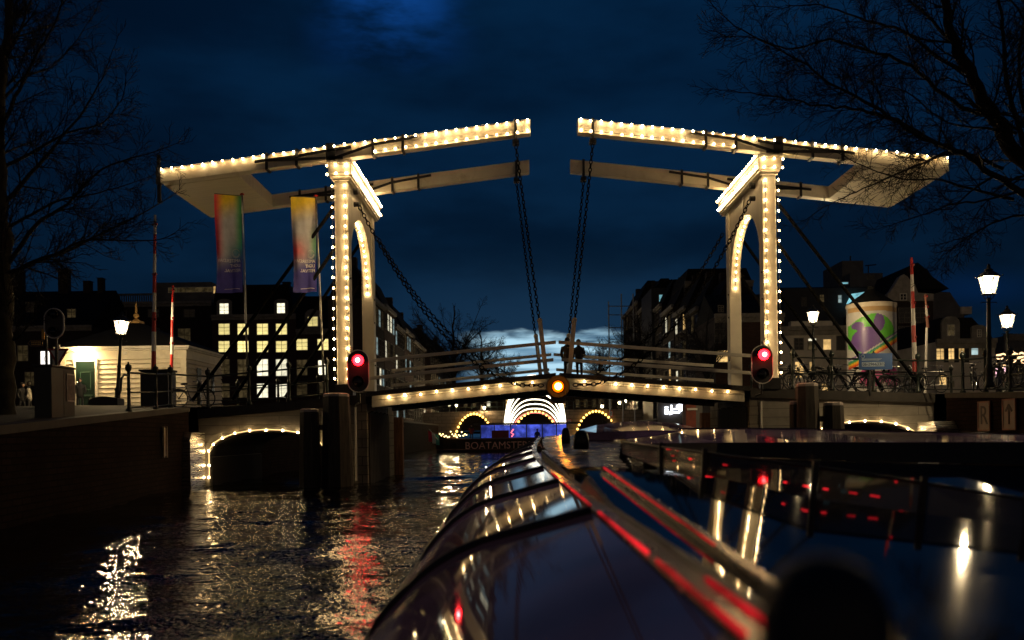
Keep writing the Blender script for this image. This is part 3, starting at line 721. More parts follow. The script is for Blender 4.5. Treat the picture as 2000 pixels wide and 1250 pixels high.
# ---------------------------------------------------------------- bicycles
def bike():
    t = thing('bicycle', '', 'bicycle', (0, 0, 0), group='bicycles parked on the right ramp')
    blk = mat('bike_black', (0.015, 0.015, 0.017), 0.35, var=0.2); chrome = mat('bike_chrome', (0.6, 0.6, 0.6), 0.25, 1.0)
    r = 0.27
    for x in (-0.42, 0.42):
        w_ = MB().tube([(x + r * math.cos(a), 0, r + r * math.sin(a)) for a in [i * math.pi / 12 for i in range(24)]], 0.018, 6, closed=True)
        wo_ = w_.build('wheel', rubber, t)
        sp = MB()
        for i in range(12): a = i * math.pi / 6; sp.bar((x, 0, r), (x + (r - .02) * math.cos(a), 0, r + (r - .02) * math.sin(a)), .006, .006, up=(0, 1, 0))
        sp.tube([(x, -.03, r), (x, .03, r)], .02, 8); sp.build('spokes', chrome, wo_)
        MB().tube([(x + (r + .03) * math.cos(a), 0, r + (r + .03) * math.sin(a)) for a in [R(30 + i * 13) for i in range(11)]], 0.02, 5).build('mudguard', blk, t)
    f = MB()
    bb = (-.05, 0, .25); st = (-.2, 0, .66); hd = (.30, 0, .68); hd2 = (.33, 0, .55)
    for a, b in ((bb, st), (st, hd), (hd2, bb), ((-.42, 0, r), bb), ((-.42, 0, r), (-.18, 0, .6)), (hd, hd2), (hd2, (.42, 0, r))): f.tube([a, b], .016, 6)
    f.build('frame', blk, t)
    MB().tube([(.30, 0, .66), (.26, 0, .80), (.28, .06, .82), (.22, .24, .82), (.10, .26, .80)], .012, 6).tube([(.26, 0, .80), (.28, -.06, .82), (.22, -.24, .82), (.10, -.26, .80)], .012, 6).build('handlebar', chrome, t)
    MB().ball((-.24, 0, .73), .10, 8, 5, sq=(1.2, .75, .4)).tube([(-.2, 0, .64), (-.23, 0, .72)], .014, 6).build('saddle', blk, t, smooth=True)
    MB().bar((-.62, 0, .60), (-.26, 0, .60), .12, .015).bar((-.6, 0, .6), (-.43, 0, .28), .015, .015).build('carrier', blk, t)
    MB().tube([(bb[0], -.05, .25), (bb[0] + .1, -.06, .16)], .012, 5).tube([(bb[0], .05, .25), (bb[0] - .1, .06, .34)], .012, 5).ball((bb[0], 0, .25), .06, 10, 4, sq=(1, .25, 1)).build('crank', chrome, t)
    MB().ball((.36, 0, .70), .04, 8, 5).build('headlight', glass_dark, t)
    return t
b0 = bike()
spots = [(8.0, 28.6, 8, 'bicycle parked closest to the right portal post'), (8.9, 28.45, 185, 'bicycle with its front wheel left of the second ramp post'), (9.55, 28.55, 3, 'bicycle behind the second railing post from the right portal'),
         (10.1, 28.35, 178, 'bicycle parked just left of the blue notice board'), (10.9, 28.45, 6, 'bicycle half behind the blue notice board'), (11.7, 28.4, 183, 'bicycle parked right of the blue notice board'),
         (12.5, 28.2, 20, 'bicycle on the quay corner below the lit shop'), (13.3, 27.0, 75, 'bicycle beside the tall right lamp post'), (13.5, 25.8, 100, 'bicycle against the quay railing right of the tall lamp'), (-10.3, 28.9, 5, 'lone bicycle by the barrier cabinet on the left ramp')]
spots += [(8.5, 29.3, 15, 'bicycle leaning deeper on the ramp behind the post nearest the right portal'), (11.3, 29.2, 170, 'bicycle further back on the ramp right of the blue notice board'), (12.1, 29.4, 10, 'bicycle at the back of the ramp by the right boom'),
          (13.0, 24.6, 95, 'bicycle close to the right quay railing, nearest the frame edge'), (13.9, 26.8, 60, 'bicycle standing behind the tall right lamp post'), (14.6, 28.5, 30, 'bicycle on the pavement between the two right lamps'), (14.2, 25.2, 120, 'bicycle on the pavement right of the tall lamp post')]
for i, (x, y, rz, lab) in enumerate(spots):
    b = b0 if i == 0 else copy_tree(b0)
    b.location = (x, y, (ramp_r(x) if x < 12.4 else 2.5) + 0.01 if x > 0 else 2.42); b.rotation_euler = (R(random.uniform(-8, 8)), 0, R(rz + random.uniform(-6, 6))); b['label'] = lab
    if x < 0: del b['group']

# ---------------------------------------------------------------- street lamps
def lamp():
    t = thing('street_lamp', '', 'street lamp', (0, 0, 0), group='lit lantern street lamps')
    MB().lathe([(.14, 0), (.14, .1), (.10, .16), (.10, .45), (.125, .5), (.085, .58), (.07, .64), (.062, 1.3), (.085, 1.34), (.058, 1.4), (.045, 2.35), (.06, 2.38), (.03, 2.44)], (0, 0, 0), 10).build('pole', darkgreen, t, smooth=True)
    c = MB()
    c.tube([(-.22, 0, 2.28), (-.2, 0, 2.31), (.2, 0, 2.31), (.22, 0, 2.28)], .012, 5)
    for a in range(4):
        an = R(45 + 90 * a); c.tube([(.03 * math.cos(an), .03 * math.sin(an), 2.36), (.12 * math.cos(an), .12 * math.sin(an), 2.44), (.16 * math.cos(an), .16 * math.sin(an), 2.53)], .012, 5)
    c.build('crossarm', darkgreen, t)
    g = MB().lathe([(.15, 2.56), (.255, 2.98)], (0, 0, 0), 6, rot=R(30)); lan = g.build('lantern', pane_glow, t)
    MB().ball((0, 0, 2.80), .085, 8, 6, sq=(1, 1, 1.4)).build('burner', lamp_glow, lan, smooth=True)
    fr = MB()
    for k in range(6):
        a = R(30 + 60 * k); fr.tube([(.154 * math.cos(a), .154 * math.sin(a), 2.54), (.262 * math.cos(a), .262 * math.sin(a), 2.99)], .013, 4)
    fr.lathe([(.19, 2.515), (.20, 2.53), (.19, 2.537)], (0, 0, 0), 6, rot=R(30)); fr.build('frame', iron, lan)
    rf = MB().lathe([(.285, 2.985), (.30, 3.0), (.285, 3.02), (.20, 3.10), (.10, 3.16), (.12, 3.19), (.07, 3.22), (.04, 3.27), (.055, 3.30), (.01, 3.36)], (0, 0, 0), 12)
    for k in range(6):
        a = R(30 + 60 * k); rf.tube([(.32 * math.cos(a), .32 * math.sin(a), 3.0), (.36 * math.cos(a), .36 * math.sin(a), 3.06)], [.018, .004], 4)
    rf.build('cap', iron, t, smooth=False)
    return t
lp0 = lamp()
LP = [(229, 792, 237, 640, 33.5, 'lit lantern lamp leaning in front of the white cabin'), (1932, 775, 1931, 558, 25.0, 'tall lit lantern lamp nearest the right edge'), (1968, 775, 1967, 628, 34.0, 'lit lantern lamp behind the tall one by the light festoon'),
      (1589, 745, 1588, 620, 41.0, 'lit lantern lamp between the right portal and the poster column')]
for i, (bx, by, tx, ty, Y, lab) in enumerate(LP):
    l = lp0 if i == 0 else copy_tree(lp0)
    a, b = U(tx, ty, Y), U(bx, by, Y)
    k = 1.0
    l.location = (b.x, Y, a.z - 2.76); l.rotation_euler = (0, math.atan2(a.x - b.x, 2.76), 0); l['label'] = lab

# ---------------------------------------------------------------- barrier booms
def boom(label, px0, y0, px1, y1, Y, r=0.075, faded=False):
    a, b = U(px0, y0, Y), U(px1, y1, Y); t = thing('barrier_boom', label, 'barrier', a, group='raised red and white barrier booms')
    L = (b - a).length; n = max(3, round(L / 0.62)); w_ = MB()
    for i in range(n):
        p, q = a.lerp(b, i / n), a.lerp(b, (i + 1) / n); rr = r * (1 - .45 * i / n), r * (1 - .45 * (i + 1) / n)
        w_.tube([p, q], [rr[0], rr[1]], 10, mi=i % 2)
    w_.build('pole', [red_paint if not faded else mat('faded_red', (0.30, 0.12, 0.08), 0.6), white_band], t)
    m_ = MB()
    for u in (0.33, 0.62, 0.94):
        p = a.lerp(b, u); m_.ball(p + Vector((.05, -.05, 0)), .05, 8, 5); m_.box(p + Vector((-.08, -.03, -.02)), p + Vector((.08, .03, .02)))
    m_.build('marker_lamp', mat('lamp_red', (0.25, 0.01, 0.01), 0.3), t)
    return a
boom('tall raised red and white barrier boom beside the left cabinet', 300, 724, 303, 420, 29.5)
boom('shorter raised red and white boom in front of the cabin', 335, 726, 338, 557, 35.0, 0.065)
boom('raised red and white barrier boom right of the poster column', 1787, 735, 1780, 503, 33.5, 0.085)
boom('faded short barrier boom standing right of the red and white one', 1812, 640, 1807, 575, 40.0, 0.06, True)
a, b = U(277, 796, 29.3), U(330, 725, 29.3)
t = thing('barrier_cabinet', 'black barrier drive cabinet at the foot of the left boom', 'cabinet', (a.x, 29.3, a.z))
MB().box((a.x, 29.2, a.z - .1), (b.x, 29.9, b.z)).build('body', iron, t, bevel=0.02); MB().box((a.x - .03, 29.15, b.z + .003), (b.x + .03, 29.95, b.z + .06)).build('lid', iron, t, bevel=.01)
a = U(1806, 800, 40.0); b = U(1810, 640, 40.0)
tag(MB().tube([a, b], .05, 8).build('barrier_post', white_band), 'thin pale post under the faded boom on the right', 'post')
a, b = U(1775, 800, 33.7), U(1800, 735, 33.7)
t = thing('pedestal', 'dark pedestal carrying the right red and white boom', 'pedestal', (a.x, 33.7, 2.4))
MB().box((a.x, 33.55, 2.3), (b.x, 34.1, b.z)).build('body', iron, t, bevel=.02); MB().tube([(a.x - .05, 33.8, b.z + .04), (b.x + .05, 33.8, b.z + .04)], .09, 10).build('hinge', iron, t)

# ---------------------------------------------------------------- banners
def banner(label, pole, flag, Y):
    (tx, ty), (bx, by) = pole; a, b = U(bx, by, Y), U(tx, ty, Y)
    t = thing('banner', label, 'banner', a, group='rainbow festival banners')
    MB().tube([a, b], [0.035, 0.028], 8).build('pole', mat('pole_alu', (0.45, 0.45, 0.45), 0.35, 1.0), t, smooth=True)
    MB().lathe([(.06, 0), (.07, .03), (.03, .06)], b, 8).build('finial', red_paint, t)
    MB().tube([b + Vector((0, -.02, -.03)), U(flag[0], flag[1] - 1, Y - .65)], .012, 5).build('top_bar', iron, t)
    x0, y0, x1, y1 = flag; nx, nz = 26, 60; vs = []; cols = []; fs = []
    tl, tr, bl, br_ = U(x0, y0, Y - .65), U(x1, y0 + 3, Y), U(x0 + 4, y1, Y - .65), U(x1 + 3, y1, Y)
    rr = random.Random(x0)
    ph = rr.uniform(0, 6)
    def pos(u, v):
        p = tl.lerp(tr, u).lerp(bl.lerp(br_, u), v)
        amp = (1 - u) * (0.25 + v)
        return p + Vector((0.03 * (1 - u) * math.sin(5 * v + ph), -0.10 * amp * math.sin(7 * u + 4 * v + ph) - .05 * amp * math.sin(13 * u - 3 * v), -0.03 * (1 - u) * v))
    def colr(u, v):
        def sm(a, b, x): x = max(0, min(1, (x - a) / (b - a))); return x * x * (3 - 2 * x)
        k = 1.0 if x0 < 500 else 0.0
        c_ = Vector((0.55, 0.57, 0.64))
        top = 1 - sm(0.03, 0.28, v + .10 * (u - .5)); c_ = c_.lerp(Vector((0.90, 0.66, 0.03)), top)
        lf = (1 - sm(0.0, 0.42 if k else 0.85, u)) * (1 - sm(.55, .75, v)) * (1.0 if k else sm(.35, .6, v)); c_ = c_.lerp(Vector((0.85, 0.05, 0.09)), lf)
        rg = sm(.65, 1.0, u) * (1 - sm(.6, .85, v)) * (1.0 if k else sm(.25, .5, v) * .8); c_ = c_.lerp(Vector((0.08, 0.50, 0.18)), rg)
        tl_ = sm(.42, .6, v) * sm(.25, .8, u) * (1.0 if k else .0); c_ = c_.lerp(Vector((.03, .26, .30)), tl_ * .8); bt = sm(.55, .78, v + .12 * (u - .5)); c_ = c_.lerp(Vector((0.06, 0.055, 0.34)), bt)
        return (*c_, 1)
    for j in range(nz + 1):
        for i in range(nx + 1): vs.append(pos(i / nx, j / nz)); cols.append(colr(i / nx, j / nz))
    for j in range(nz):
        for i in range(nx): k = j * (nx + 1) + i; fs.append((k, k + 1, k + nx + 2, k + nx + 1))
    fb = MB(); fb.add(vs, fs); o = fb.build('cloth', FLAGM, t, smooth=True)
    ca = o.data.color_attributes.new('Col', 'FLOAT_COLOR', 'POINT'); ca.data.foreach_set('color', [x for c_ in cols for x in c_])
    # writing seen from behind, so it reads mirrored
    tx_ = MB()
    def put(s, size, vv):
        vs_, fs_ = text_mb(s, size, 0.002)
        mx = max(v.x for v in vs_)
        out = []
        for v in vs_:
            xx = (v.x + mx)          # 0..width
            u = 0.93 - xx / (tr - tl).length; q = pos(u, vv - v.y / (tl - bl).length); out.append(q + Vector((0, -.015 - v.z, 0)))
        tx_.add(out, fs_)
    put('AMSTERDAM', 0.135, 0.675); put('LIGHT', 0.135, 0.725); put('FESTIVAL', 0.135, 0.775)
    tx_.build('lettering', mat('banner_ink', (0.85, 0.83, 0.85), 0.8), t)
    em = MB()
    for rr_ in (0.13, 0.10):
        em.tube([pos(.76 + rr_ * math.cos(q) / .85, .60 + rr_ * math.sin(q) / 2.9) + Vector((0, -.015, 0)) for q in [i * .3 for i in range(21 if rr_ > .11 else 12)]], .006, 4)
    em.tube([pos(.3 + .6 * i / 10, .965 - .008 * math.sin(i / 10 * 3.14)) + Vector((0, -.015, 0)) for i in range(11)], .006, 4)
    em.build('emblem', mat('banner_ink', (0.85, 0.83, 0.85), 0.8), t)
FLAGM = attr_mat('banner_cloth')
_t = NT(FLAGM.node_tree); _b = FLAGM.node_tree.nodes['Principled BSDF']; _tr = _t.node('ShaderNodeBsdfTranslucent'); _mx = _t.node('ShaderNodeMixShader'); _mx.inputs[0].default_value = .30
_t.l.new(_b.inputs['Base Color'].links[0].from_socket, _tr.inputs[0]); _t.l.new(_b.outputs[0], _mx.inputs[1]); _t.l.new(_tr.outputs[0], _mx.inputs[2]); _t.l.new(_mx.outputs[0], FLAGM.node_tree.nodes['Material Output'].inputs[0])
banner('left of the two rainbow banners, red at its free edge', ((473, 381), (485, 790)), (419, 379, 471, 571), 27.95)
banner('right of the two rainbow banners, pale and yellow near the portal', ((617, 384), (634, 775)), (569, 384, 616, 570), 27.95)

# ================================================================ LEFT BANK
YC = 38.0
def cabin():
    a, b = U(120, 797, YC), U(365, 797, YC); zt = Z(250, 679, YC); zb = 2.55
    t = thing('bridge_keeper_cabin', 'white clapboard cabin with dark green door and wall lamp on the left bank', 'cabin', (a.x, YC, zb))
    dx, dy = 1.8, 4.5    # right wall runs back
    x0, x1 = a.x, b.x
    zf = Z(250, 702, YC)
    cabw = mat('cabin_paint', (0.72, 0.65, 0.51), 0.55, var=.08, scale=2, stain=(.55, .47, .34))
    wl = MB().box((x0 + .05, YC + .05, zb), (x1 - .05, YC + dy, zf)); nb = 11
    for i in range(nb):
        za, zc_ = lerp(zb, zf, i / nb) + .034, lerp(zb, zf, (i + 1) / nb)
        wl.hexa([(x0, YC - .028, za), (x1, YC - .028, za), (x1, YC + .049, za), (x0, YC + .049, za), (x0, YC + .035, zc_), (x1, YC + .035, zc_), (x1, YC + .049, zc_), (x0, YC + .049, zc_)])
        wl.hexa([(x1 - .049, YC + .05, za), (x1 + .028, YC + .05, za), (x1 + .028, YC + dy, za), (x1 - .049, YC + dy, za), (x1 - .049, YC + .05, zc_), (x1 - .035, YC + .05, zc_), (x1 - .035, YC + dy, zc_), (x1 - .049, YC + dy, zc_)])
    wl.build('wall', cabw, t)
    MB().box((x0 - .02, YC - .035, zf + .002), (x1 + .03, YC + dy, zt - .06)).build('frieze', cabw, t, bevel=.01)
    MB().box((x0 - .2, YC - .22, zt - .057), (x1 + .2, YC + dy + .2, zt + .05)).box((x0 - .13, YC - .13, zt - .12), (x1 + .13, YC + dy + .1, zt - .06)).build('cornice', white_paint, t, bevel=.015)
    for cx_ in (x1 - .1, x0 + .1): MB().box((cx_ - .11, YC - .05, zb), (cx_ + .115, YC - .029, zf)).build('corner_board', cabw, t)
    ap = U(265, 615, YC + 2.2)
    rf = MB(); e = .24; z0 = zt + .052; zr = ap.z - .35
    rf.add([(x0 - e, YC - e, z0), (x1 + e, YC - e, z0), (x1 + e, YC + dy + e, z0), (x0 - e, YC + dy + e, z0), (ap.x - .2, YC + dy / 2, zr), (ap.x + .2, YC + dy / 2, zr)],
           [(0, 1, 5, 4), (1, 2, 5), (2, 3, 4, 5), (3, 0, 4), (3, 2, 1, 0)])
    rfo = rf.build('roof', slate, t)
    MB().box((ap.x - .25, YC + dy / 2 - .25, zr - .02), (ap.x + .25, YC + dy / 2 + .25, zr + .08)).lathe([(.16, .08), (.12, .14), (.05, .2), (.12, .3), (.12, .36), (.05, .42), (.04, .75), (.0, .95)], (ap.x, YC + dy / 2, zr), 10).build('finial', mat('gilt_finial', (0.5, 0.30, 0.10), 0.5, var=.2), rfo, smooth=False)
    # door
    d0, d1 = U(151, 799, YC), U(187, 706, YC)
    fr = MB(); w_ = .1
    fr.box((d0.x - w_, YC - .045 - .05, zb), (d0.x, YC - .045 - .002, d1.z + w_)).box((d1.x, YC - .045 - .05, zb), (d1.x + w_, YC - .045 - .002, d1.z + w_)).box((d0.x, YC - .045 - .05, d1.z), (d1.x, YC - .045 - .002, d1.z + w_))
    fr.build('door_frame', white_paint, t)
    dm = mat('dark_green_door', (0.005, 0.018, 0.013), 0.4, var=.15)
    dr = MB().box((d0.x, YC - .045 - .03, zb), (d1.x, YC - .045 - .004, d1.z)).build('door', dm, t)
    h = d1.z - zb; pn = MB()
    for (za, zb_) in ((.10, .34), (.45, .80)):
        for (q0, q1) in ((za, za + .015), (zb_ - .015, zb_)): pn.box((d0.x + .17, YC - .045 - .045, zb + h * q0), (d1.x - .17, YC - .045 - .031, zb + h * q1))
        pn.box((d0.x + .17, YC - .045 - .045, zb + h * za), (d0.x + .20, YC - .045 - .031, zb + h * zb_)).box((d1.x - .20, YC - .045 - .045, zb + h * za), (d1.x - .17, YC - .045 - .031, zb + h * zb_))
    pn.box((d0.x + .15, YC - .045 - .05, zb + h * .335), (d1.x - .12, YC - .045 - .031, zb + h * .36)); pn.build('panel', mat('green_panel_trim', (0.05, 0.09, 0.07), 0.35), dr)
    MB().ball((d0.x + .08, YC - .045 - .07, zb + h * .6), .03, 8, 5).build('handle', steel, dr)
    lo_ = U(168, 691, YC); MB().box((lo_.x - .22, YC - .50, lo_.z + .06), (lo_.x + .22, YC - .34, lo_.z + .10)).bar((lo_.x, YC - .36, lo_.z + .12), (lo_.x, YC - .036, lo_.z + .12), .03, .03).build('wall_lamp', emit('cabin_lamp_glow', (1.0, 0.68, 0.30), 330.0), t)
    v = U(246, 690, YC); MB().box((v.x - .07, YC - .10, v.z - .06), (v.x + .07, YC - .035, v.z + .06)).build('alarm_box', white_paint, t)
    for k, (sy, ww, z0_, z1_) in enumerate(((1.2, .5, .35, 1.9), (3.0, .35, 1.0, 1.9))):
        MB().box((x1 + .002, YC + sy, zb + z0_), (x1 + .04, YC + sy + ww, zb + z1_)).build('side_window' if k else 'side_door', dm if not k else glass_dark, t)
cabin()
# utility box with notice
def prism_box(name, label, cat, a, b, Y, dy, m, top=None):
    t = thing(name, label, cat, (a.x, Y, a.z))
    return t
Yb = 19.0; a, b = U(67, 827, Yb), U(100, 716, Yb); dY = 1.0
t = thing('utility_box', 'dark street utility box with a framed notice at the left quay', 'utility box', (a.x, Yb, a.z - .1))
MB().box((a.x, Yb, a.z - .12), (b.x, Yb + dY, b.z)).build('body', mat('dark_green_box', (0.030, 0.031, 0.026), 0.6, var=.35, bump=.2), t, bevel=.015)
MB().box((a.x - .03, Yb - .03, b.z + .003), (b.x + .03, Yb + dY + .03, b.z + .05)).build('lid', mat('dark_green_lid', (0.03, 0.032, 0.026), 0.6), t, bevel=.015)
MB().box((b.x + .003, Yb + .62, a.z + .47), (b.x + .02, Yb + .97, b.z - .1)).build('notice_frame', mat('notice_frame', (0.30, 0.27, 0.24), 0.5), t)
MB().box((b.x + .021, Yb + .65, a.z + .5), (b.x + .025, Yb + .94, b.z - .13)).build('notice', mat('notice_sheet', (0.10, 0.07, 0.06), 0.6, var=.5, scale=9), t)
MB().box((b.x + .001, Yb + .5, a.z), (b.x + .006, Yb + .512, b.z - .03)).build('door_gap', rubber, t)
# yield sign, street name plates, lit totem
Y = 20.9; p0, p1, p2 = U(93, 681, Y), U(135, 681, Y), U(114, 716, Y)
t = thing('yield_sign', 'inverted triangle yield sign above the utility box', 'traffic sign', (p2.x, Y, 1.8))
def tri(k): c_ = (p0 + p1 + p2) / 3; return [((p - c_) * k + c_) for p in (p0, p1, p2)]
m_ = MB().prism([(p.x, p.z) for p in tri(1.0)], Y - .02, Y); m_.build('border', mat('dull_red', (0.30, 0.02, 0.02), 0.5), t)
MB().prism([(p.x, p.z) for p in tri(.66)], Y - .026, Y - .021).build('face', white_band, t)
MB().tube([(p2.x, Y + .05, 1.7), (p2.x, Y + .05, p0.z + .1)], .03, 8).build('post', steel, t)
Y = 21.2; p = U(88, 650, Y); t = thing('street_name_sign', 'arrow shaped street name plates left of the unlit signal', 'sign', (p.x, Y, 1.8))
MB().tube([(p.x, Y + .05, 1.7), (p.x, Y + .05, Z(88, 640, Y))], .03, 8).build('post', iron, t)
a, b = U(55, 677, Y), U(85, 664, Y); zm = (a.z + b.z) / 2
m_ = MB().prism([(a.x, zm), (a.x + .06, a.z), (b.x, a.z), (b.x, b.z), (a.x + .06, b.z)], Y - .02, Y + .01).build('arrow_plate', mat('navy_plate', (0.02, 0.02, 0.03), 0.4), t)
gilt = mat('gilt_lettering', (0.7, 0.42, 0.10), 0.35, 0.3)
m_ = MB().tube([(a.x + .01, Y - .022, zm), (a.x + .065, Y - .022, a.z + .012), (b.x - .01, Y - .022, a.z + .012), (b.x - .01, Y - .022, b.z - .012), (a.x + .065, Y - .022, b.z - .012)], .006, 4, closed=True)
for zz in (zm + .025, zm - .025):
    for i in range(6): m_.box((a.x + .09 + i * .038, Y - .028, zz - .012), (a.x + .115 + i * .038, Y - .022, zz + .012))
m_.build('gilt_letters', gilt, t)
c, d = U(84, 663, Y), U(88, 645, Y); MB().box((c.x - .01, Y - .04, c.z), (d.x, Y - .01, d.z + .02)).build('side_plate', gilt, t)
Y = 27.0; a, b = U(80, 716, Y), U(97, 686, Y); t = thing('lit_totem', 'small white lit information panel behind the yield sign', 'lit sign', (a.x, Y, 2.3))
MB().box((a.x - .08, Y, 2.3), (b.x + .08, Y + .15, b.z + .05)).build('case', iron, t)
MB().box((a.x, Y - .01, a.z), (b.x, Y - .002, b.z)).build('screen', emit('totem_white', (1.0, 0.95, 0.85), 1.6), t)
cc = (a + b) / 2; MB().tube([(cc.x + .03 + .05 * math.cos(q), Y - .014, cc.z + .09 * math.sin(q)) for q in [i * .5 for i in range(12)]], .008, 4, closed=True).build('emblem', mat('grey_ink', (.2, .2, .2), .5), t)
# low covered bin
a, b = U(172, 800, 33.0), U(229, 774, 33.0); t = thing('storage_bin', 'low black bin with rounded lid at the foot of the leaning lamp', 'bin', (a.x, 33, a.z))
pf = [(a.x, a.z - .1), (b.x, a.z - .1), (b.x, b.z - .08)] + [(lerp(b.x, a.x, i / 8), b.z - .08 + .09 * math.sin(math.pi * i / 8)) for i in range(1, 8)] + [(a.x, b.z - .08)]
MB().prism(pf, 33, 33.6).build('body', rubber, t, bevel=.02); MB().bar((a.x - .02, 32.98, b.z - .09), (b.x + .02, 32.98, b.z - .09), .03, .03).build('lid_edge', iron, t)
# plate on the quay wall
p = U(316, 863, 24.2); q = Vector((-9.43, 24.2, p.z))
t = thing('wall_plate', 'narrow framed plate on the left brick quay wall', 'plate', q)
dv = Vector((-.45, 4.3, 0)).normalized()
MB().bar(q + Vector((.05, 0, -.38)), q + Vector((.05, 0, .36)), .24, .03, up=(1, 0.1, 0)).build('panel', mat('plate_face', (0.20, 0.12, 0.06), 0.5, var=.4, scale=5), t)
MB().bar(q + Vector((.06, -.1, -.42)), q + Vector((.06, -.1, .40)), .035, .04, up=(1, .1, 0)).bar(q + Vector((.06, .12, -.42)), q + Vector((.06, .12, .40)), .035, .04, up=(1, .1, 0)).build('frame', mat('plate_rim', (0.35, 0.26, 0.15), 0.4), t)
# letter plates on the right quay wall
def plate(label, Yp, zc, kind):
    xq = lerp(12.5, 12.6, (22.7 - Yp) / 7.8) if Yp < 22.7 else lerp(12.5, 12.45, (Yp - 22.7) / 4.3)
    t = thing('letter_plate', label, 'sign', (xq, Yp, zc), group='plates on the right quay wall')
    MB().box((xq - .06, Yp - .30, zc - .38), (xq - .03, Yp + .30, zc + .38)).build('panel', mat('pale_plate', (0.20, 0.13, 0.10), 0.5, var=.2), t)
    e = MB()
    for (ya, yb_, za, zb_) in ((-.32, .32, .36, .40), (-.32, .32, -.40, -.36), (-.32, -.28, -.36, .36), (.28, .32, -.36, .36)): e.box((xq - .075, Yp + ya, zc + za), (xq - .028, Yp + yb_, zc + zb_))
    e.build('frame', mat('rust_frame', (0.22, 0.07, 0.04), 0.5), t)
    g = MB()
    if kind == 'R': put_text(g, 'R', 0.72, lambda v: (xq - .064 - v.z, Yp - v.x, zc + v.y))
    else: g.bar((xq - .066, Yp, zc - .25), (xq - .066, Yp, zc + .22), .012, .06, up=(0, 1, 0)).bar((xq - .066, Yp, zc + .25), (xq - .066, Yp + .16, zc + .08), .012, .06).bar((xq - .066, Yp, zc + .25), (xq - .066, Yp - .16, zc + .08), .012, .06)
    g.build('glyph', mat('dark_glyph', (0.04, 0.02, 0.015), 0.6), t)
plate('pale plate with a dark letter R on the right quay wall', 24.75, 1.72, 'R')
plate('pale plate with an upward arrow on the right quay wall', 23.5, 1.74, 'A')

# ---------------------------------------------------------------- people
def person(label, loc, h, rz, coat, trouser, hood=False, lean=0.0, arm=0.0, group=None):
    t = thing('person', label, 'person', loc, rz, group)
    s = h / 1.75
    def skin(name, verts, edges, rad, m, par, sub=1):
        me = bpy.data.meshes.new(name); me.from_pydata([Vector(v) * s for v in verts], edges, []); me.materials.append(m)
        o = bpy.data.objects.new(name, me); C.objects.link(o); o.parent = par
        md = o.modifiers.new('skin', 'SKIN'); md.use_smooth_shade = True
        for i, r in enumerate(rad):
            sv = me.skin_vertices[0].data[i]; sv.radius = (r[0] * s, r[1] * s) if isinstance(r, tuple) else (r * s, r * s); sv.use_root = (i == 0)
        sb = o.modifiers.new('sub', 'SUBSURF'); sb.levels = sub; sb.render_levels = sub
        return o
    V = [(0, 0, .95), (0, 0, 1.2), (0, -.0 + lean, 1.42), (0, lean, 1.53), (0, lean - .02, 1.66), (0, lean - .02, 1.74),
         (.10, 0, .9), (.11, -.03, .5), (.11, .02, .09), (.12, -.12, .04), (-.10, 0, .9), (-.11, .06, .5), (-.11, .12, .09), (-.12, -.02, .04),
         (.19, lean, 1.40), (.25, .03 + lean, 1.12), (.22, -.12 - arm + lean, .92 + arm), (.21, -.18 - arm + lean, .86 + arm), (-.19, lean, 1.40), (-.25, .03 + lean, 1.12), (-.22, -.1 - arm + lean, .92 + arm), (-.21, -.16 - arm + lean, .86 + arm)]
    E = [(0, 1), (1, 2), (2, 3), (3, 4), (4, 5), (0, 6), (6, 7), (7, 8), (8, 9), (0, 10), (10, 11), (11, 12), (12, 13), (2, 14), (14, 15), (15, 16), (16, 17), (2, 18), (18, 19), (19, 20), (20, 21)]
    Rr = [(.15, .11), (.14, .11), (.15, .10), .055, (.085, .10), .06, .085, .06, .045, .04, .085, .06, .045, .04, .06, .048, .035, .04, .06, .048, .035, .04]
    skin('body', V, E, Rr, trouser, t)
    CV = [(0, 0, .72), (0, 0, 1.0), (0, lean * .5, 1.22), (0, lean, 1.44), (.20, lean, 1.40), (.26, .03 + lean, 1.12), (.225, -.10 - arm + lean, .95 + arm), (-.20, lean, 1.40), (-.26, .03 + lean, 1.12), (-.225, -.08 - arm + lean, .95 + arm)]
    skin('coat', CV, [(0, 1), (1, 2), (2, 3), (3, 4), (4, 5), (5, 6), (3, 7), (7, 8), (8, 9)], [(.21, .17), (.19, .15), (.18, .14), (.15, .11), .085, .07, .055, .085, .07, .055], coat, t)
    hb = MB().ball((0, lean * s + .015 * s, 1.69 * s), .125 * s, 10, 7, sq=(.9, 1.0, 1.05)); hb.build('hood' if hood else 'hair', coat if hood else mat('dark_hair', (.015, .011, .008), .6), t, smooth=True, world=False)
    fc = MB().ball((0, (lean - .075) * s, 1.655 * s), .075 * s, 10, 7, sq=(.85, .75, 1.1)).ball((0, (lean - .135) * s, 1.645 * s), .016 * s, 6, 4)
    fc.build('face', mat('skin_tone', (.40, .24, .17), .6), t, smooth=True, world=False)
    return t
dk = mat('dark_coat', (0.012, 0.012, 0.014), 0.8, var=.3); dk2 = mat('dark_trousers', (0.015, 0.015, 0.02), 0.85, var=.3); pale = mat('pale_coat', (0.45, 0.42, 0.36), 0.8, var=.15); brown = mat('brown_coat', (0.05, 0.035, 0.025), .85)
p = U(44, 815, 38); person('person in a dark coat standing left of the utility box', (p.x, 38, 2.5), 1.32, R(60), dk, dk2, lean=-.03)
p = U(58, 815, 38.2); person('person in a pale coat facing the dark coated one by the utility box', (p.x, 38.2, 2.5), 1.36, R(-70), pale, dk2, lean=-.02)
p = U(157, 806, 35.5); person('person in a hooded dark coat near the cabin door', (p.x, 35.5, 2.52), 1.28, R(30), dk, dk2, hood=True, lean=-.04, arm=.1)
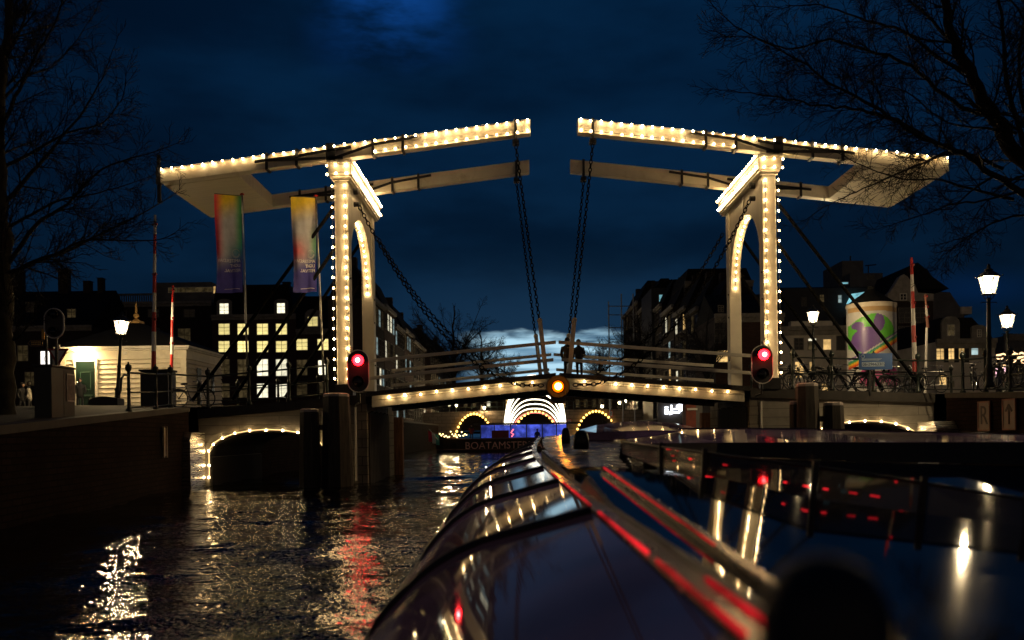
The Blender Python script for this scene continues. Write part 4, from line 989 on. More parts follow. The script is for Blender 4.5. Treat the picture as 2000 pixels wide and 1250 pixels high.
p = U(1131, 700, 31.3); person('person in dark clothes standing at the railing on the right leaf', (p.x, 31.3, leaf_z(0.9) + .135), 1.40, R(-25), dk, dk2, lean=-.06, arm=.12)
p = U(1108, 700, 31.6); person('person in a brown coat beside the dark clothed one on the right leaf', (p.x, 31.5, leaf_z(0.5) + .135), 1.45, R(160), brown, dk2)

# ================================================================ BUILDINGS
def win_mesh(w_, h_, cols, rows, fr=.06):
    m_ = MB(); d = .05
    m_.box((-w_ / 2 - fr, -d, -h_ / 2 - fr), (w_ / 2 + fr, 0, -h_ / 2)).box((-w_ / 2 - fr, -d, h_ / 2), (w_ / 2 + fr, 0, h_ / 2 + fr)).box((-w_ / 2 - fr, -d, -h_ / 2), (-w_ / 2, 0, h_ / 2)).box((w_ / 2, -d, -h_ / 2), (w_ / 2 + fr, 0, h_ / 2))
    b_ = fr * .34
    for i in range(1, cols): x = -w_ / 2 + w_ * i / cols; m_.box((x - b_, -d * .8, -h_ / 2), (x + b_, -.003, h_ / 2))
    for j in range(1, rows): z = -h_ / 2 + h_ * j / rows; m_.box((-w_ / 2, -d * .7, z - b_ * .8), (w_ / 2, -.005, z + b_ * .8))
    return m_
WC = {}
def window(parent, x, y, z, w_, h_, glow, cols=2, rows=3, frame_m=None, fr=.06):
    key = (round(w_, 2), round(h_, 2), cols, rows, glow.name, (frame_m or white_paint).name, round(fr, 3))
    if key not in WC:
        WC[key] = (win_mesh(w_, h_, cols, rows, fr).mesh('window', frame_m or white_paint), MB().box((-w_ / 2, -.012, -h_ / 2), (w_ / 2, -.002, h_ / 2)).mesh('pane', glow))
    f, g = WC[key]
    o = inst('window', f, (x, y, z), parent); inst('pane', g, (0, 0, 0), o); return o
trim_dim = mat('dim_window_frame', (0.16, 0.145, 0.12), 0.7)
def front_house(name, label, x0, x1, yc, yb, Y, m, wins=(), roof=None, rd=6, cornice=True, group='houses along the banks', ground_z=2.4, extra=None, chim=()):
    """a house facing the camera; x0..yb and the window boxes are read off the photograph and laid on the plane Y"""
    a, b = U(x0, yc, Y), U(x1, yc, Y); zt = (a.z + b.z) / 2
    t = thing(name, label, 'house', ((a.x + b.x) / 2, Y, ground_z), group=group)
    MB().box((a.x, Y, ground_z - .3), (b.x, Y + rd, zt)).build('wall', m, t)
    if cornice: MB().box((a.x - .05, Y - .25, zt - .12), (b.x + .05, Y - .003, zt + .16)).box((a.x - .02, Y - .12, zt - .42), (b.x + .02, Y - .003, zt - .123)).build('cornice', mat('dim_cornice', (0.22, 0.20, 0.17), .7), t)
    if roof:
        kind, yt = roof; zr = Z((x0 + x1) / 2, yt, Y)
        w_ = b.x - a.x
        if kind == 'mansard': poly = [(a.x, zt + .002), (b.x, zt + .002), (b.x - .18 * w_ * .5, zr), (a.x + .1 * w_ * .5, zr)]
        elif kind == 'gable': poly = [(a.x, zt + .002), (b.x, zt + .002), ((a.x + b.x) / 2, zr)]
        elif kind == 'mansard_right': poly = [(a.x, zt + .002), (b.x, zt + .002), (b.x - .38 * w_, zr), (a.x + .08 * w_, zr)]
        else: poly = [(a.x, zt + .002), (b.x, zt + .002), (b.x, zr), (a.x, zr)]
        if kind == 'slope':
            rf = MB().add([(a.x, Y, zt), (b.x, Y, zt), (b.x, Y + rd * .5, zr), (a.x, Y + rd * .5, zr), (b.x, Y + rd, zt), (a.x, Y + rd, zt)], [(0, 1, 2, 3), (3, 2, 4, 5), (0, 3, 5), (1, 4, 2)])
        else: rf = MB().prism(poly, Y + .05, Y + rd)
        ro = rf.build('roof', slate, t)
        for (cx_, cy_, cw, ch) in chim:
            q = U(cx_, cy_, Y + rd * .5); s_ = Y / FP
            MB().box((q.x - cw * s_ / 2, q.y - .4, min(zt, zr) - .5), (q.x + cw * s_ / 2, q.y + .4, q.z + ch * s_)).box((q.x - cw * s_ * .65, q.y - .5, q.z + ch * s_ + .002), (q.x + cw * s_ * .65, q.y + .5, q.z + ch * s_ * 1.12)).build('chimney', brick_dark, ro)
    for wv in wins:
        (cx_, cy_, ww, hh, gl) = wv[:5]; cl_, rw_ = (wv[5] if len(wv) > 5 else (2, 3))
        q = U(cx_, cy_, Y); s_ = Y / FP
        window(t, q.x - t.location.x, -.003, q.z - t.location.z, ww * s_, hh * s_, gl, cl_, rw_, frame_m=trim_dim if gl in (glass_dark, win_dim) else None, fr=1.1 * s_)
    if extra: extra(t)
    return t
def dormer(t, px, py, w_, h_, Y, glow, arched=False):
    q = U(px, py, Y - .12); s_ = Y / FP; w2, h2 = w_ * s_ / 2, h_ * s_ / 2
    d = MB()
    top = [(q.x + (w2 + .35) * math.cos(math.pi * i / 8), q.z + h2 + .15 + (w2 + .2) * (1.0 if arched else .55) * math.sin(math.pi * i / 8)) for i in range(9)]
    d.prism([(q.x - w2 - .35, q.z - h2 - .3), (q.x + w2 + .35, q.z - h2 - .3)] + top, q.y, q.y + 2.2)
    do = d.build('dormer', mat('dormer_trim', (.20, .185, .16), .7), t)
    f = MB(); key = (w_, h_, glow.name)
    window(do, q.x - t.location.x, q.y - .003 - t.location.y, q.z - t.location.z, w_ * s_, h_ * s_, glow, 2, 3, fr=1.0 * s_)
Y = 100.0
def exA(t):
    dormer(t, 438, 603, 17, 20, Y, win_w); dormer(t, 549, 602, 15, 19, Y, win_w)
W = []
for i, cx_ in enumerate((438, 475, 513, 550)):
    W += [(cx_, 643, 21, 21, win_y), (cx_, 677, 21, 21, win_y)]
    W.append((cx_, 718, 21, 32, win_w if i > 1 else win_dim))
    W.append((cx_, 763, 21, 27, win_w if i > 1 else win_dim))
front_house('brick_building', 'large brick building with four columns of bright yellow windows behind the left ramp', 414, 578, 617, 800, Y, brick_house, W, ('mansard', 556), rd=14, extra=exA, chim=((560, 560, 14, 8),))
def exB(t): dormer(t, 611, 628, 19, 18, Y - .3, win_y, True)
W = [(590, 673, 21, 21, win_y), (631, 673, 21, 21, win_y), (590, 718, 20, 30, win_dim), (629, 718, 14, 28, win_w), (590, 760, 20, 24, win_dim), (631, 760, 18, 24, win_dim)]
front_house('brick_building', 'lower brick building with arched dormer right behind the left portal', 579, 700, 645, 800, Y - .3, brick_house, W, ('mansard', 578), rd=14, extra=exB)
W = [(360, 655, 24, 26, win_dim, (2, 2)), (300, 655, 22, 26, glass_dark, (2, 2)), (370, 612, 20, 14, glass_dark), (235, 615, 22, 14, glass_dark), (300, 612, 20, 14, glass_dark)]
def exC(t):
    zt = Z(290, 592, 104); a, b = X(182, 104), X(312, 104); m_ = MB().box((a, 103.9, zt + .9), (b, 104.2, zt + 1.1))
    for i in range(30): x_ = lerp(a, b, (i + .5) / 30); m_.box((x_ - .05, 103.95, zt + .17), (x_ + .05, 104.1, zt + .9))
    m_.build('balustrade', mat('dim_stone', (.12, .11, .10), .8), t)
    p, q = U(316, 569, 110), U(424, 556, 110); MB().box((p.x, 108, zt), (q.x, 114, q.z)).build('penthouse', grey_plaster, t)
    w_ = U(372, 566, 107.9); window(t, w_.x - t.location.x, 107.96 - t.location.y, w_.z - t.location.z, 5.2, .55, win_dim, 5, 1, fr=.05)
    w_ = U(421, 566, 107.9); window(t, w_.x - t.location.x, 107.96 - t.location.y, w_.z - t.location.z, .5, .8, win_warm, 1, 2, fr=.05)
front_house('dark_building', 'dark flat roofed building with balustrade behind the white cabin', 180, 413, 592, 800, 104, brick_dark, W, None, rd=12, extra=exC)
W = [(60, 600, 18, 18, glass_dark), (140, 612, 16, 16, win_dim), (45, 690, 20, 30, win_dim), (60, 740, 22, 26, win_dim)]
front_house('dark_building', 'dark steep roofed house with chimneys behind the left tree', -120, 179, 640, 810, 96, brick_dark, W, ('slope', 552), rd=12, chim=((36, 535, 22, 6), (126, 535, 20, 8), (172, 556, 14, 6), (198, 552, 10, 8)), group='houses along the banks')
# right bank, facing the camera
W = [(1560, 672, 17, 22, glass_dark), (1586, 664, 15, 5, win_w, (1, 1)), (1586, 675, 15, 16, win_dim, (2, 1)), (1615, 673, 15, 20, win_warm, (1, 1)), (1642, 670, 16, 27, glass_dark, (1, 1)),
     (1561, 722, 16, 30, win_warm), (1586, 722, 10, 30, win_warm), (1612, 760, 15, 24, win_warm)]
def exD(t):
    a, b = U(1546, 640, 59.9), U(1627, 626, 59.9); MB().box((a.x, 60.0, Z(1590, 642, 60)), (b.x, 60.6, b.z)).build('parapet', plaster, t)
front_house('white_house', 'white plastered house with two lit windows right of the portal', 1524, 1664, 642, 800, 60, plaster, W, None, rd=8, extra=exD)
W = [(cx_, cy_, 21, 28 if cy_ < 700 else 24, glass_dark) for cx_ in (1766, 1797) for cy_ in (616, 652, 692)] + [(1772, 728, 16, 14, win_dim)]
def exE(t):
    # pale neck gable
    s_ = 66 / FP; pts = [(1733, 588), (1822, 588), (1822, 574), (1792, 572), (1786, 556), (1777, 548), (1771, 540), (1764, 536), (1757, 540), (1752, 548), (1746, 558), (1738, 570), (1733, 574)]
    MB().prism([(U(x_, y_, 66).x, U(x_, y_, 66).z) for x_, y_ in pts][::-1], 65.9, 66.5).build('gable', mat('gable_stone', (.30, .27, .23), .8, var=.2), t)
    q = U(1764, 580, 65.85); window(t, q.x - t.location.x, q.y - t.location.y, q.z - t.location.z, 11 * s_, 11 * s_, glass_dark, 2, 2, fr=.05)
    MB().prism([(U(x_, y_, 70).x, U(x_, y_, 70).z) for x_, y_ in [(1736, 572), (1830, 572), (1797, 548), (1790, 538), (1770, 522), (1752, 530), (1745, 548)]][::-1], 68, 74).build('roof', slate, t)
front_house('gabled_house', 'narrow dark brick house with pale neck gable behind the barrier boom', 1733, 1822, 589, 800, 66, brick_dark, W, None, rd=9, cornice=False, extra=exE)
def exF(t):
    MB().prism([(U(x_, y_, 76).x, U(x_, y_, 76).z) for x_, y_ in [(1796, 700), (1886, 700), (1882, 612), (1854, 571), (1800, 568)]][::-1], 75.9, 82).build('side_wall', grey_plaster, t)
    q = U(1883, 607, 76); MB().box((q.x - .4, 75.7, q.z - .3), (q.x + .5, 77, q.z + .3)).build('chimney', plaster, t)
front_house('grey_house', 'grey blank sided house with sloping roofline behind the white shop', 1796, 1886, 640, 800, 76.2, grey_plaster, (), None, rd=5, cornice=False, extra=exF)
YS = 56.0
W = [(1836, 691, 15, 28, win_warm, (2, 3)), (1857, 691, 15, 28, win_warm, (2, 3)), (1877, 691, 14, 26, win_warm, (2, 3)), (1903, 683, 13, 20, win_cool, (1, 2)), (1924, 684, 10, 20, win_dim, (1, 2)), (1841, 742, 13, 22, win_warm, (2, 4)), (1856, 750, 12, 10, win_dim)]
def exG(t):
    dormer(t, 1857, 645, 13, 20, YS, win_dim, True); dormer(t, 1912, 651, 6, 13, YS, glass_dark)
    for cx_ in (1847, 1867, 1887): q = U(cx_, 690, YS); MB().box((q.x - .13, YS - .10, Z(cx_, 708, YS)), (q.x + .13, YS - .004, Z(cx_, 674, YS))).build('shutter', darkgreen, t)
front_house('white_shop', 'white house with mansard roof and three glowing shop windows by the right lamps', 1828, 1943, 667, 800, YS, plaster, W, ('mansard_right', 620), rd=7, extra=exG)
front_house('far_house', 'dim pale block at the far right behind the lamps', 1960, 2130, 655, 800, 80, grey_plaster, [(1985, 690, 10, 22, glass_dark), (2000, 690, 10, 22, glass_dark)], None, rd=8)
# large modern block behind the white house
def exH(t):
    for (p, q_, yy_) in (((1645, 560), (1686, 509), 96), ((1660, 556), (1724, 533), 94)):
        a, b = U(*p, yy_), U(*q_, yy_); MB().box((a.x, yy_, a.z - 1), (b.x, yy_ + 6, b.z)).build('roof_block', grey_plaster, t)
    m_ = MB(); a = U(1696, 533, 95); m_.tube([a, U(1696, 519, 95)], .06, 5).tube([U(1690, 519, 95), U(1711, 517, 95)], .06, 5).tube([U(1661, 509, 96), U(1661, 500, 96)], .08, 5); m_.build('antenna', iron, t)
    a, b = U(1652, 594, 90), U(1690, 570, 90); MB().add([(a.x, 89.9, a.z), (b.x - .8, 89.9, a.z), (b.x, 89.9, b.z), (a.x + .5, 89.9, b.z - .2)], [(0, 1, 2, 3)]).build('skylight', win_cyan, t)
W = [(1650, 553, 12, 3, win_cyan, (1, 1)), (1719, 552, 4, 5, win_w, (1, 1)), (1605, 583, 8, 14, win_dim), (1640, 584, 6, 14, win_cool, (1, 2)), (1570, 590, 9, 16, glass_dark), (1700, 542, 14, 7, glass_dark, (3, 1))]
front_house('modern_block', 'large dark modern block with cyan skylight behind the white house', 1530, 1730, 562, 800, 91, mat('dark_cladding', (.035, .035, .037), .6), W, ('slope', 545), rd=10, cornice=False, extra=exH)
# houses lining the canal, facing the water
def canal_house(label, sd, Y0, wd, hgt, rows, cols, m, lit, roofh=2.6, dp=3.4, xq=None, seed=0, far=0, glows=None):
    rr = random.Random(seed)
    x_ = xq if xq is not None else (-11.6 if sd < 0 else 14.2)
    t = thing('canal_house', label, 'house', (x_, Y0 if sd < 0 else Y0 + wd, 2.6), R(90) if sd < 0 else R(-90), group='houses along the banks')
    MB().box((0, 0, -.3), (wd, dp, hgt)).build('wall', m, t, world=False)
    MB().box((-.05, -.25, hgt - .1), (wd + .05, -.003, hgt + .2)).build('cornice', mat('dim_cornice', (0.22, 0.20, 0.17), .7), t, world=False)
    ro = MB().prism([(0, hgt + .002), (dp, hgt + .002), (dp * .62, hgt + roofh), (dp * .36, hgt + roofh)], 0, wd, axis='x').build('roof', slate, t, world=False)
    MB().box((wd * .2, dp * .4, hgt + roofh * .6), (wd * .2 + .7, dp * .4 + .7, hgt + roofh + .9)).build('chimney', brick_dark, ro, world=False)
    for j in range(rows):
        for i in range(cols):
            zc_ = (j + .55) * hgt / rows; xc = wd * (i + .5) / cols
            u = rr.random(); gl = (rr.choice(glows or [win_cool, win_w, win_warm])) if u < lit else (win_dim if u < lit + .12 else glass_dark)
            window(t, xc, -.003, zc_, min(1.1, wd / cols * .6), hgt / rows * .58, gl, 2, 3, frame_m=trim_dim, fr=.07)
cool = [win_cool, win_cool, win_w]
for k, (Y0, wd, h, rows, cols, m, lit) in enumerate([(72, 6.3, 9.6, 4, 4, brick_dark, .42), (78.5, 6.5, 9.9, 4, 4, brick_house, .42), (85.2, 6.6, 9.0, 4, 4, brick_dark, .35), (92, 7.3, 9.4, 4, 4, brick_house, .3), (99.5, 12, 9.0, 4, 5, brick_dark, .15), (118, 20, 10.0, 4, 7, brick_dark, .1), (139, 24, 10.5, 4, 8, brick_dark, .08)]):
    canal_house(['nearest dark canal house on the left bank with cool lit windows', 'second brick canal house on the left bank behind the portal', 'wide dark canal house, third along the left bank', 'brick canal house behind the large bare tree on the left bank', 'dark canal house just before the far stone bridge on the left', 'long dark terrace beyond the far bridge on the left', 'farthest dark terrace on the left bank'][k], -1, Y0, wd, h, rows, cols, m, lit, seed=k + 2, glows=cool)
for k, (Y0, wd, h, rows, cols, m, lit) in enumerate([(68, 5, 7.6, 4, 3, brick_house, .25), (73.3, 5, 8.6, 4, 3, brick_dark, .2), (78.6, 6, 9.4, 4, 3, brick_dark, .2), (85, 7, 10.4, 4, 4, brick_dark, .15), (92.3, 8, 11.5, 5, 4, brick_dark, .1), (100.6, 10, 13.0, 5, 5, brick_dark, .05), (111, 16, 14.5, 5, 5, brick_dark, .0)]):
    canal_house(['brick canal house nearest the right rear portal post', 'second dark canal house on the right bank', 'third dark canal house on the right bank with few lights', 'fourth canal house on the right bank under cyan dormers', 'tall dark canal house, fifth on the right bank', 'tall unlit canal house next to the scaffold', 'tallest dark building behind the scaffold on the right bank'][k], 1, Y0, wd, h, rows, cols, m, lit, seed=k + 21, glows=[win_warm, win_cool, win_w])
# dormered roof block with cyan windows seen over the right row
W = [(1291, 585, 7, 18, win_cyan, (1, 2)), (1311, 587, 7, 16, win_cyan, (1, 1)), (1336, 587, 14, 20, win_cyan, (2, 2))]
front_house('roofed_block', 'dark block with three cyan lit attic windows over the right bank', 1272, 1352, 562, 760, 97, mat('dark_cladding', (.035, .035, .037), .6), W, ('gable', 545), rd=8, cornice=False)
front_house('roofed_block', 'taller dark hipped block behind the right rear portal post', 1338, 1470, 552, 760, 84, brick_dark, [(1408, 622, 10, 16, glass_dark), (1405, 655, 16, 28, glass_dark)], ('mansard', 524), rd=8, cornice=True)
front_house('brick_house', 'reddish brick house with lit porch between the right portal posts', 1396, 1530, 617, 780, 62, brick_house, [(1408, 603, 10, 12, glass_dark), (1406, 650, 20, 38, glass_dark), (1410, 696, 22, 22, win_warm, (1, 2)), (1500, 640, 16, 30, glass_dark)], ('slope', 560), rd=7)
# scaffold on the far right row
t = thing('scaffold', 'tall white scaffold frame at the end of the right row', 'scaffold', (X(1195, 100), 100, 2.6)); m_ = MB()
for px in (1190, 1215, 1238):
    m_.tube([(X(px, 100), 99.5, 2.6), (X(px, 100), 99.5, Z(px, 590 if px < 1200 else 575, 100))], .07, 5)
m_.build('standard', mat('scaffold_pole', (.30, .31, .32), .5), t)
m_ = MB()
for yy_ in (598, 615, 640, 668, 700): m_.tube([U(1188, yy_, 99.5), U(1242, yy_, 99.5)], .05, 4)
m_.build('ledger', mat('scaffold_pole2', (.15, .16, .17), .5), t)

# ---------------------------------------------------------------- poster column
Y = 44.0; c = U(1704, 780, Y); rad = 46 / FP * Y; zt = Z(1704, 600, Y); zb = 2.5
t = thing('poster_column', 'round poster column with conical dark roof and rainbow planet poster', 'poster column', (c.x, Y, zb))
nu, nv = 150, 110; vs = []; fs = []; mi = []
def pcol(px, py):
    # position measured on the photograph's poster: px 1658..1750, py 610..760
    if py < 604: return 1
    if py < 613: return 2
    def ell(cx_, cy_, a, b): return ((px - cx_) / a) ** 2 + ((py - cy_) / b) ** 2 < 1
    rb = py - (672 - (px - 1700) * .62 + ((px - 1700) / 30) ** 2 * 1.5)
    if 0 < rb < 21 and px < 1752:
        return [4, 0, 5, 6, 7, 8, 9][int(rb / 3)]
    if ell(1692, 660, 42, 42) and rb <= 0:
        if ell(1700, 634, 10, 17) or ell(1680, 668, 22, 26) or ell(1712, 682, 24, 10) or ell(1666, 640, 8, 8): return 4
        return 3
    if ell(1690, 742, 22, 16) or ell(1728, 740, 18, 20): return 10
    if ell(1678, 730, 8, 7): return 10
    return 0
for j in range(nv + 1):
    for i in range(nu):
        a = 2 * math.pi * i / nu; vs.append((c.x + rad * math.cos(a), Y + rad * math.sin(a), lerp(zb, zt, j / nv)))
pm_ = MB()
for j in range(nv):
    for i in range(nu):
        a = 2 * math.pi * (i + .5) / nu; xx = c.x + rad * math.cos(a); zz = lerp(zb, zt, (j + .5) / nv)
        px = CX + xx / Y * FP - (zz - ZC) / Y * FP * ROLL; py = CY - (zz - ZC) / Y * FP - (xx / Y * FP) * ROLL
        if math.sin(a) > 0: px, py = 1700, 700 + 0 * py
        pm_.f.append((j * nu + i, j * nu + (i + 1) % nu, (j + 1) * nu + (i + 1) % nu, (j + 1) * nu + i)); pm_.mi.append(pcol(px, py) if math.sin(a) <= 0 else 0)
pm_.v = vs
PC = [('poster_white', (.46, .45, .44)), ('band_cream', (.55, .48, .38)), ('band_tan', (.40, .26, .12)), ('poster_green', (.10, .42, .04)), ('poster_violet', (.13, .07, .26)), ('poster_teal', (.02, .25, .18)), ('poster_leaf', (.10, .35, .08)), ('poster_yellow', (.75, .45, .03)), ('poster_orange', (.75, .22, .02)), ('poster_red', (.60, .05, .02)), ('poster_magenta', (.42, .04, .20))]
pm_.build('drum', [mat(n_, c_, .4, var=.06) for n_, c_ in PC], t, smooth=True)
MB().lathe([(rad * 1.03, -.02), (rad * 1.03, .12), (rad * .98, .14)], (c.x, Y, zt), 40).build('ring', mat('band_cream', (.55, .48, .38)), t)
zr = Z(1704, 566, Y); MB().lathe([(rad * .98, zt + .142), (rad * .72, lerp(zt, zr, .45)), (rad * .34, lerp(zt, zr, .8)), (rad * .16, zr), (rad * .16, zr + .15), (.02, zr + .2)], (c.x, Y, 0), 28).build('roof', slate, t)
# light festoon at the right edge
t = thing('light_festoon', 'curling street festoon of warm lights at the right edge', 'festoon', U(1970, 700, 62)); m_ = MB()
for (cx_, cy_, r_) in ((1952, 697, 7), (1976, 688, 6), (1985, 694, 7), (1978, 703, 6), (1950, 714, 7), (1962, 716, 6), (1996, 692, 7), (1999, 705, 6)):
    m_.tube([U(cx_ + r_ * math.cos(q) * (1 - .05 * i), cy_ + r_ * .8 * math.sin(q) * (1 - .05 * i), 62) for i, q in enumerate([k * .55 for k in range(12)])], .05, 4)
m_.tube([U(1946, 694, 62), U(1960, 691, 62), U(1975, 699, 62), U(1990, 700, 62), U(2004, 694, 62)], .05, 4)
m_.build('light_tube', emit('festoon_glow', (1.0, .62, .30), 2.4), t)
MB().tube([U(1944, 700, 62.1), U(2010, 700, 62.1)], .02, 4).build('wire', rubber, t)
p = U(1948, 727, 62); tag(MB().box((p.x - .12, 61.9, p.z - .35), (p.x + .12, 62.1, p.z + .35)).box((p.x + .35, 61.9, p.z - .2), (p.x + .5, 62.1, p.z + .3)).build('shop_sign', emit('pink_sign', (1.0, .55, .65), 1.6)), 'small upright pink lit shop sign below the festoon', 'lit sign')

# ================================================================ DOWN THE CANAL
YB = 108.0
def far_bridge():
    a, b = X(770, YB), X(1420, YB); zt = Z(1045, 801, YB)
    t = thing('stone_bridge', 'stone bridge with three bulb lit arches across the far canal', 'bridge', ((a + b) / 2, YB, 0))
    s_ = YB / FP
    arches = [(X(925, YB), 38 * s_, Z(925, 810, YB)), (X(1045, YB), 47 * s_, Z(1045, 806, YB)), (X(1163, YB), 41 * s_, Z(1163, 805, YB))]
    xs = [a + (b - a) * i / 260 for i in range(261)]; w_ = MB()
    def lo(x_):
        for (cx_, r_, zc_) in arches:
            u = (x_ - cx_) / r_
            if abs(u) < 1: return .2 + (zc_ - .2) * math.sqrt(1 - u * u)
        return -.5
    zt_ = lambda x_: zt - .0006 * (x_ - arches[1][0]) ** 2
    for p, q in zip(xs[:-1], xs[1:]):
        zp, zq = lo(p), lo(q)
        w_.hexa([(p, YB, zp), (q, YB, zq), (q, YB + 6, zq), (p, YB + 6, zp), (p, YB, zt_(p)), (q, YB, zt_(q)), (q, YB + 6, zt_(q)), (p, YB + 6, zt_(p))])
    w_.build('wall', far_stone, t)
    r_ = MB()
    for h in (.5, 1.0): r_.tube([(x_, YB + .1, zt_(x_) + h) for x_ in xs[::10]], .05, 4)
    for x_ in xs[::5]: r_.box((x_ - .04, YB + .06, zt_(x_)), (x_ + .04, YB + .14, zt_(x_) + 1.05))
    r_.build('railing', darkgreen, t)
    for nm, (cx_, rr_, zc_) in zip(('left', 'middle', 'right'), arches):
        pts = []
        n = 21
        for i in range(n): th = math.pi * (1 - i / (n - 1)); pts.append((cx_ + rr_ * math.cos(th), YB - .25, .2 + (zc_ - .1) * math.sin(th) if 0 < i < n - 1 else .4))
        string(f'amber bulbs outlining the {nm} arch of the far stone bridge', pts, me=farbulb_me, cable=.03, group='bulb strings on the far bridge')
    for lab, (px, py, w2, h2) in {'red framed no mooring sign right of the far right arch': (1193, 808, 8, 12), 'red framed sign beside the light arches on the far bridge': (1112, 823, 8, 8)}.items():
        q = U(px, py, YB - .2); g = thing('water_sign', lab, 'sign', q, group='water traffic signs on the far bridge')
        MB().box((q.x - w2 * s_ * .5, YB - .25, q.z - h2 * s_ * .5), (q.x + w2 * s_ * .5, YB - .18, q.z + h2 * s_ * .5)).build('border', mat('sign_red', (.65, .03, .03), .5), g)
        MB().box((q.x - w2 * s_ * .38, YB - .26, q.z - h2 * s_ * .38), (q.x + w2 * s_ * .38, YB - .252, q.z + h2 * s_ * .38)).build('face', white_band, g)
        MB().bar((q.x - w2 * s_ * .3, YB - .27, q.z - h2 * s_ * .1), (q.x + w2 * s_ * .3, YB - .27, q.z + h2 * s_ * .25), .02, .07).bar((q.x - w2 * s_ * .3, YB - .275, q.z + h2 * s_ * .2), (q.x + w2 * s_ * .25, YB - .275, q.z - h2 * s_ * .15), .02, .07).build('symbol', black_board, g)
far_bridge()
# light artwork: nested glowing arches
YA = 98.0; t = thing('light_arches', 'nest of glowing white arches over the far canal', 'light artwork', (X(1045, YA), YA, 0), group=None)
ga = emit('arch_white', (1.0, .90, .68), 5.0); gr = emit('arch_red', (1.0, .22, .16), 2.4)
for i, (hw_, yt, bw) in enumerate(((45, 806, 47), (50, 798, 50), (53, 789, 53), (56, 780, 55), (58, 768, 57), (60, 756, 59), (61, 744, 60), (62, 733, 61))):
    pts = []
    for k in range(33):
        th = math.pi * k / 32; ex = .62
        cxx = math.cos(th); px = 1045 + bw * math.copysign(abs(cxx) ** .8, cxx); py = 862 - (862 - yt) * math.sin(th) ** .9
        pts.append(U(px, py, YA - i * .5))
    MB().tube(pts, .062 if i else .06, 6).build('arch', gr if i == 0 else ga, t)
MB().box((X(978, YA), YA - 4.5, -.1), (X(1112, YA), YA + .5, .25)).build('pontoon', black_board, t)
# lamps and lit things along the far bridge
for i, (px, py, Yl) in enumerate(((866, 785, 112), (878, 790, 116), (891, 792, 118), (946, 797, 107.5), (1176, 794, 112), (1210, 787, 118), (1222, 783, 118))):
    l = copy_tree(lp0); q = U(px, py, Yl); s_ = 1.0 if i != 3 else .8
    l.location = (q.x, Yl, q.z - 2.76 * s_); l.scale = (s_,) * 3; l.rotation_euler = (0, 0, 0)
    l['label'] = ['leftmost small lantern over the far bridge', 'second small lantern from the left on the far bridge', 'third small lantern from the left on the far bridge', 'lantern standing low above the left arch of the far bridge', 'lantern above the right arch of the far bridge', 'lantern right of the far bridge arches', 'rightmost lantern beyond the far bridge'][i]
    l['group'] = 'small lanterns on the far bridge'
# houses closing the view behind the far bridge
for k, (x0, x1, yc) in enumerate(((770, 850, 760), (850, 935, 772), (1120, 1200, 765), (1200, 1290, 750), (936, 1119, 770))):
    W = [(lerp(x0, x1, (i + .5) / 5), 788 + 0, 6, 14, random.choice([win_warm, win_dim, win_w, win_dim, win_dim]), (1, 2)) for i in range(5)]
    front_house('far_house', ['low dark house at the left end of the far bridge', 'low dark house left of the glowing arches beyond the far bridge', 'low dark house right of the glowing arches beyond the far bridge', 'low dark house at the right end of the far bridge', 'long low dark house seen between the glowing arches'][k], x0, x1, yc, 800, 150, brick_dark, W, ('slope', yc - 12), rd=8)
# neon sign shapes on the right bank
t = thing('neon_sign', 'white neon shop sign shapes on the right bank under the leaf', 'lit sign', U(1315, 800, 60)); m_ = MB()
bx = lambda x0, y0, x1, y1: m_.box(tuple(U(x0, y1, 59.9)), (U(x1, y0, 59.9).x, 60.05, U(x1, y0, 59.9).z))
bx(1299, 794, 1305, 797); bx(1299, 798.5, 1305, 809); bx(1307.5, 804, 1309.5, 810); bx(1310.5, 791, 1313, 809); bx(1313, 797.5, 1323, 800); bx(1313, 803, 1328, 807); bx(1326, 785, 1333, 803)
m_.tube([U(1325 + 3.2 * math.cos(q), 794 + 3.2 * math.sin(q), 59.85) for q in [i * .52 for i in range(12)]], .05, 6, closed=True)
m_.build('tube', emit('neon_white', (.85, .90, 1.0), 5.0), t)
a, b = U(1285, 828, 60.2), U(1338, 784, 60.2); MB().box((a.x, 60.1, a.z), (b.x, 60.3, b.z)).build('panel', black_board, t)
MB().box((b.x - .03, 60.31, 0), (b.x + .03, 60.37, a.z + .3)).build('support', iron, t)
# reddish boarded hut beside it
a, b = U(1340, 832, 45), U(1372, 787, 45); t = thing('kiosk', 'reddish boarded kiosk by the right pier under the leaf', 'kiosk', (a.x, 45, 1))
MB().box((a.x, 45, 0), (lerp(a.x, b.x, .6), 46, b.z)).build('red_wall', mat('red_boards', (.22, .05, .03), .7, var=.3), t); MB().box((lerp(a.x, b.x, .6) + .003, 45.02, 0), (b.x, 46, b.z)).build('dark_wall', grey_plaster, t)
q = U(1352, 799, 44.97); MB().box((q.x - .25, 44.95, q.z - .05), (q.x + .25, 44.997, q.z + .05)).build('sign_board', white_band, t)

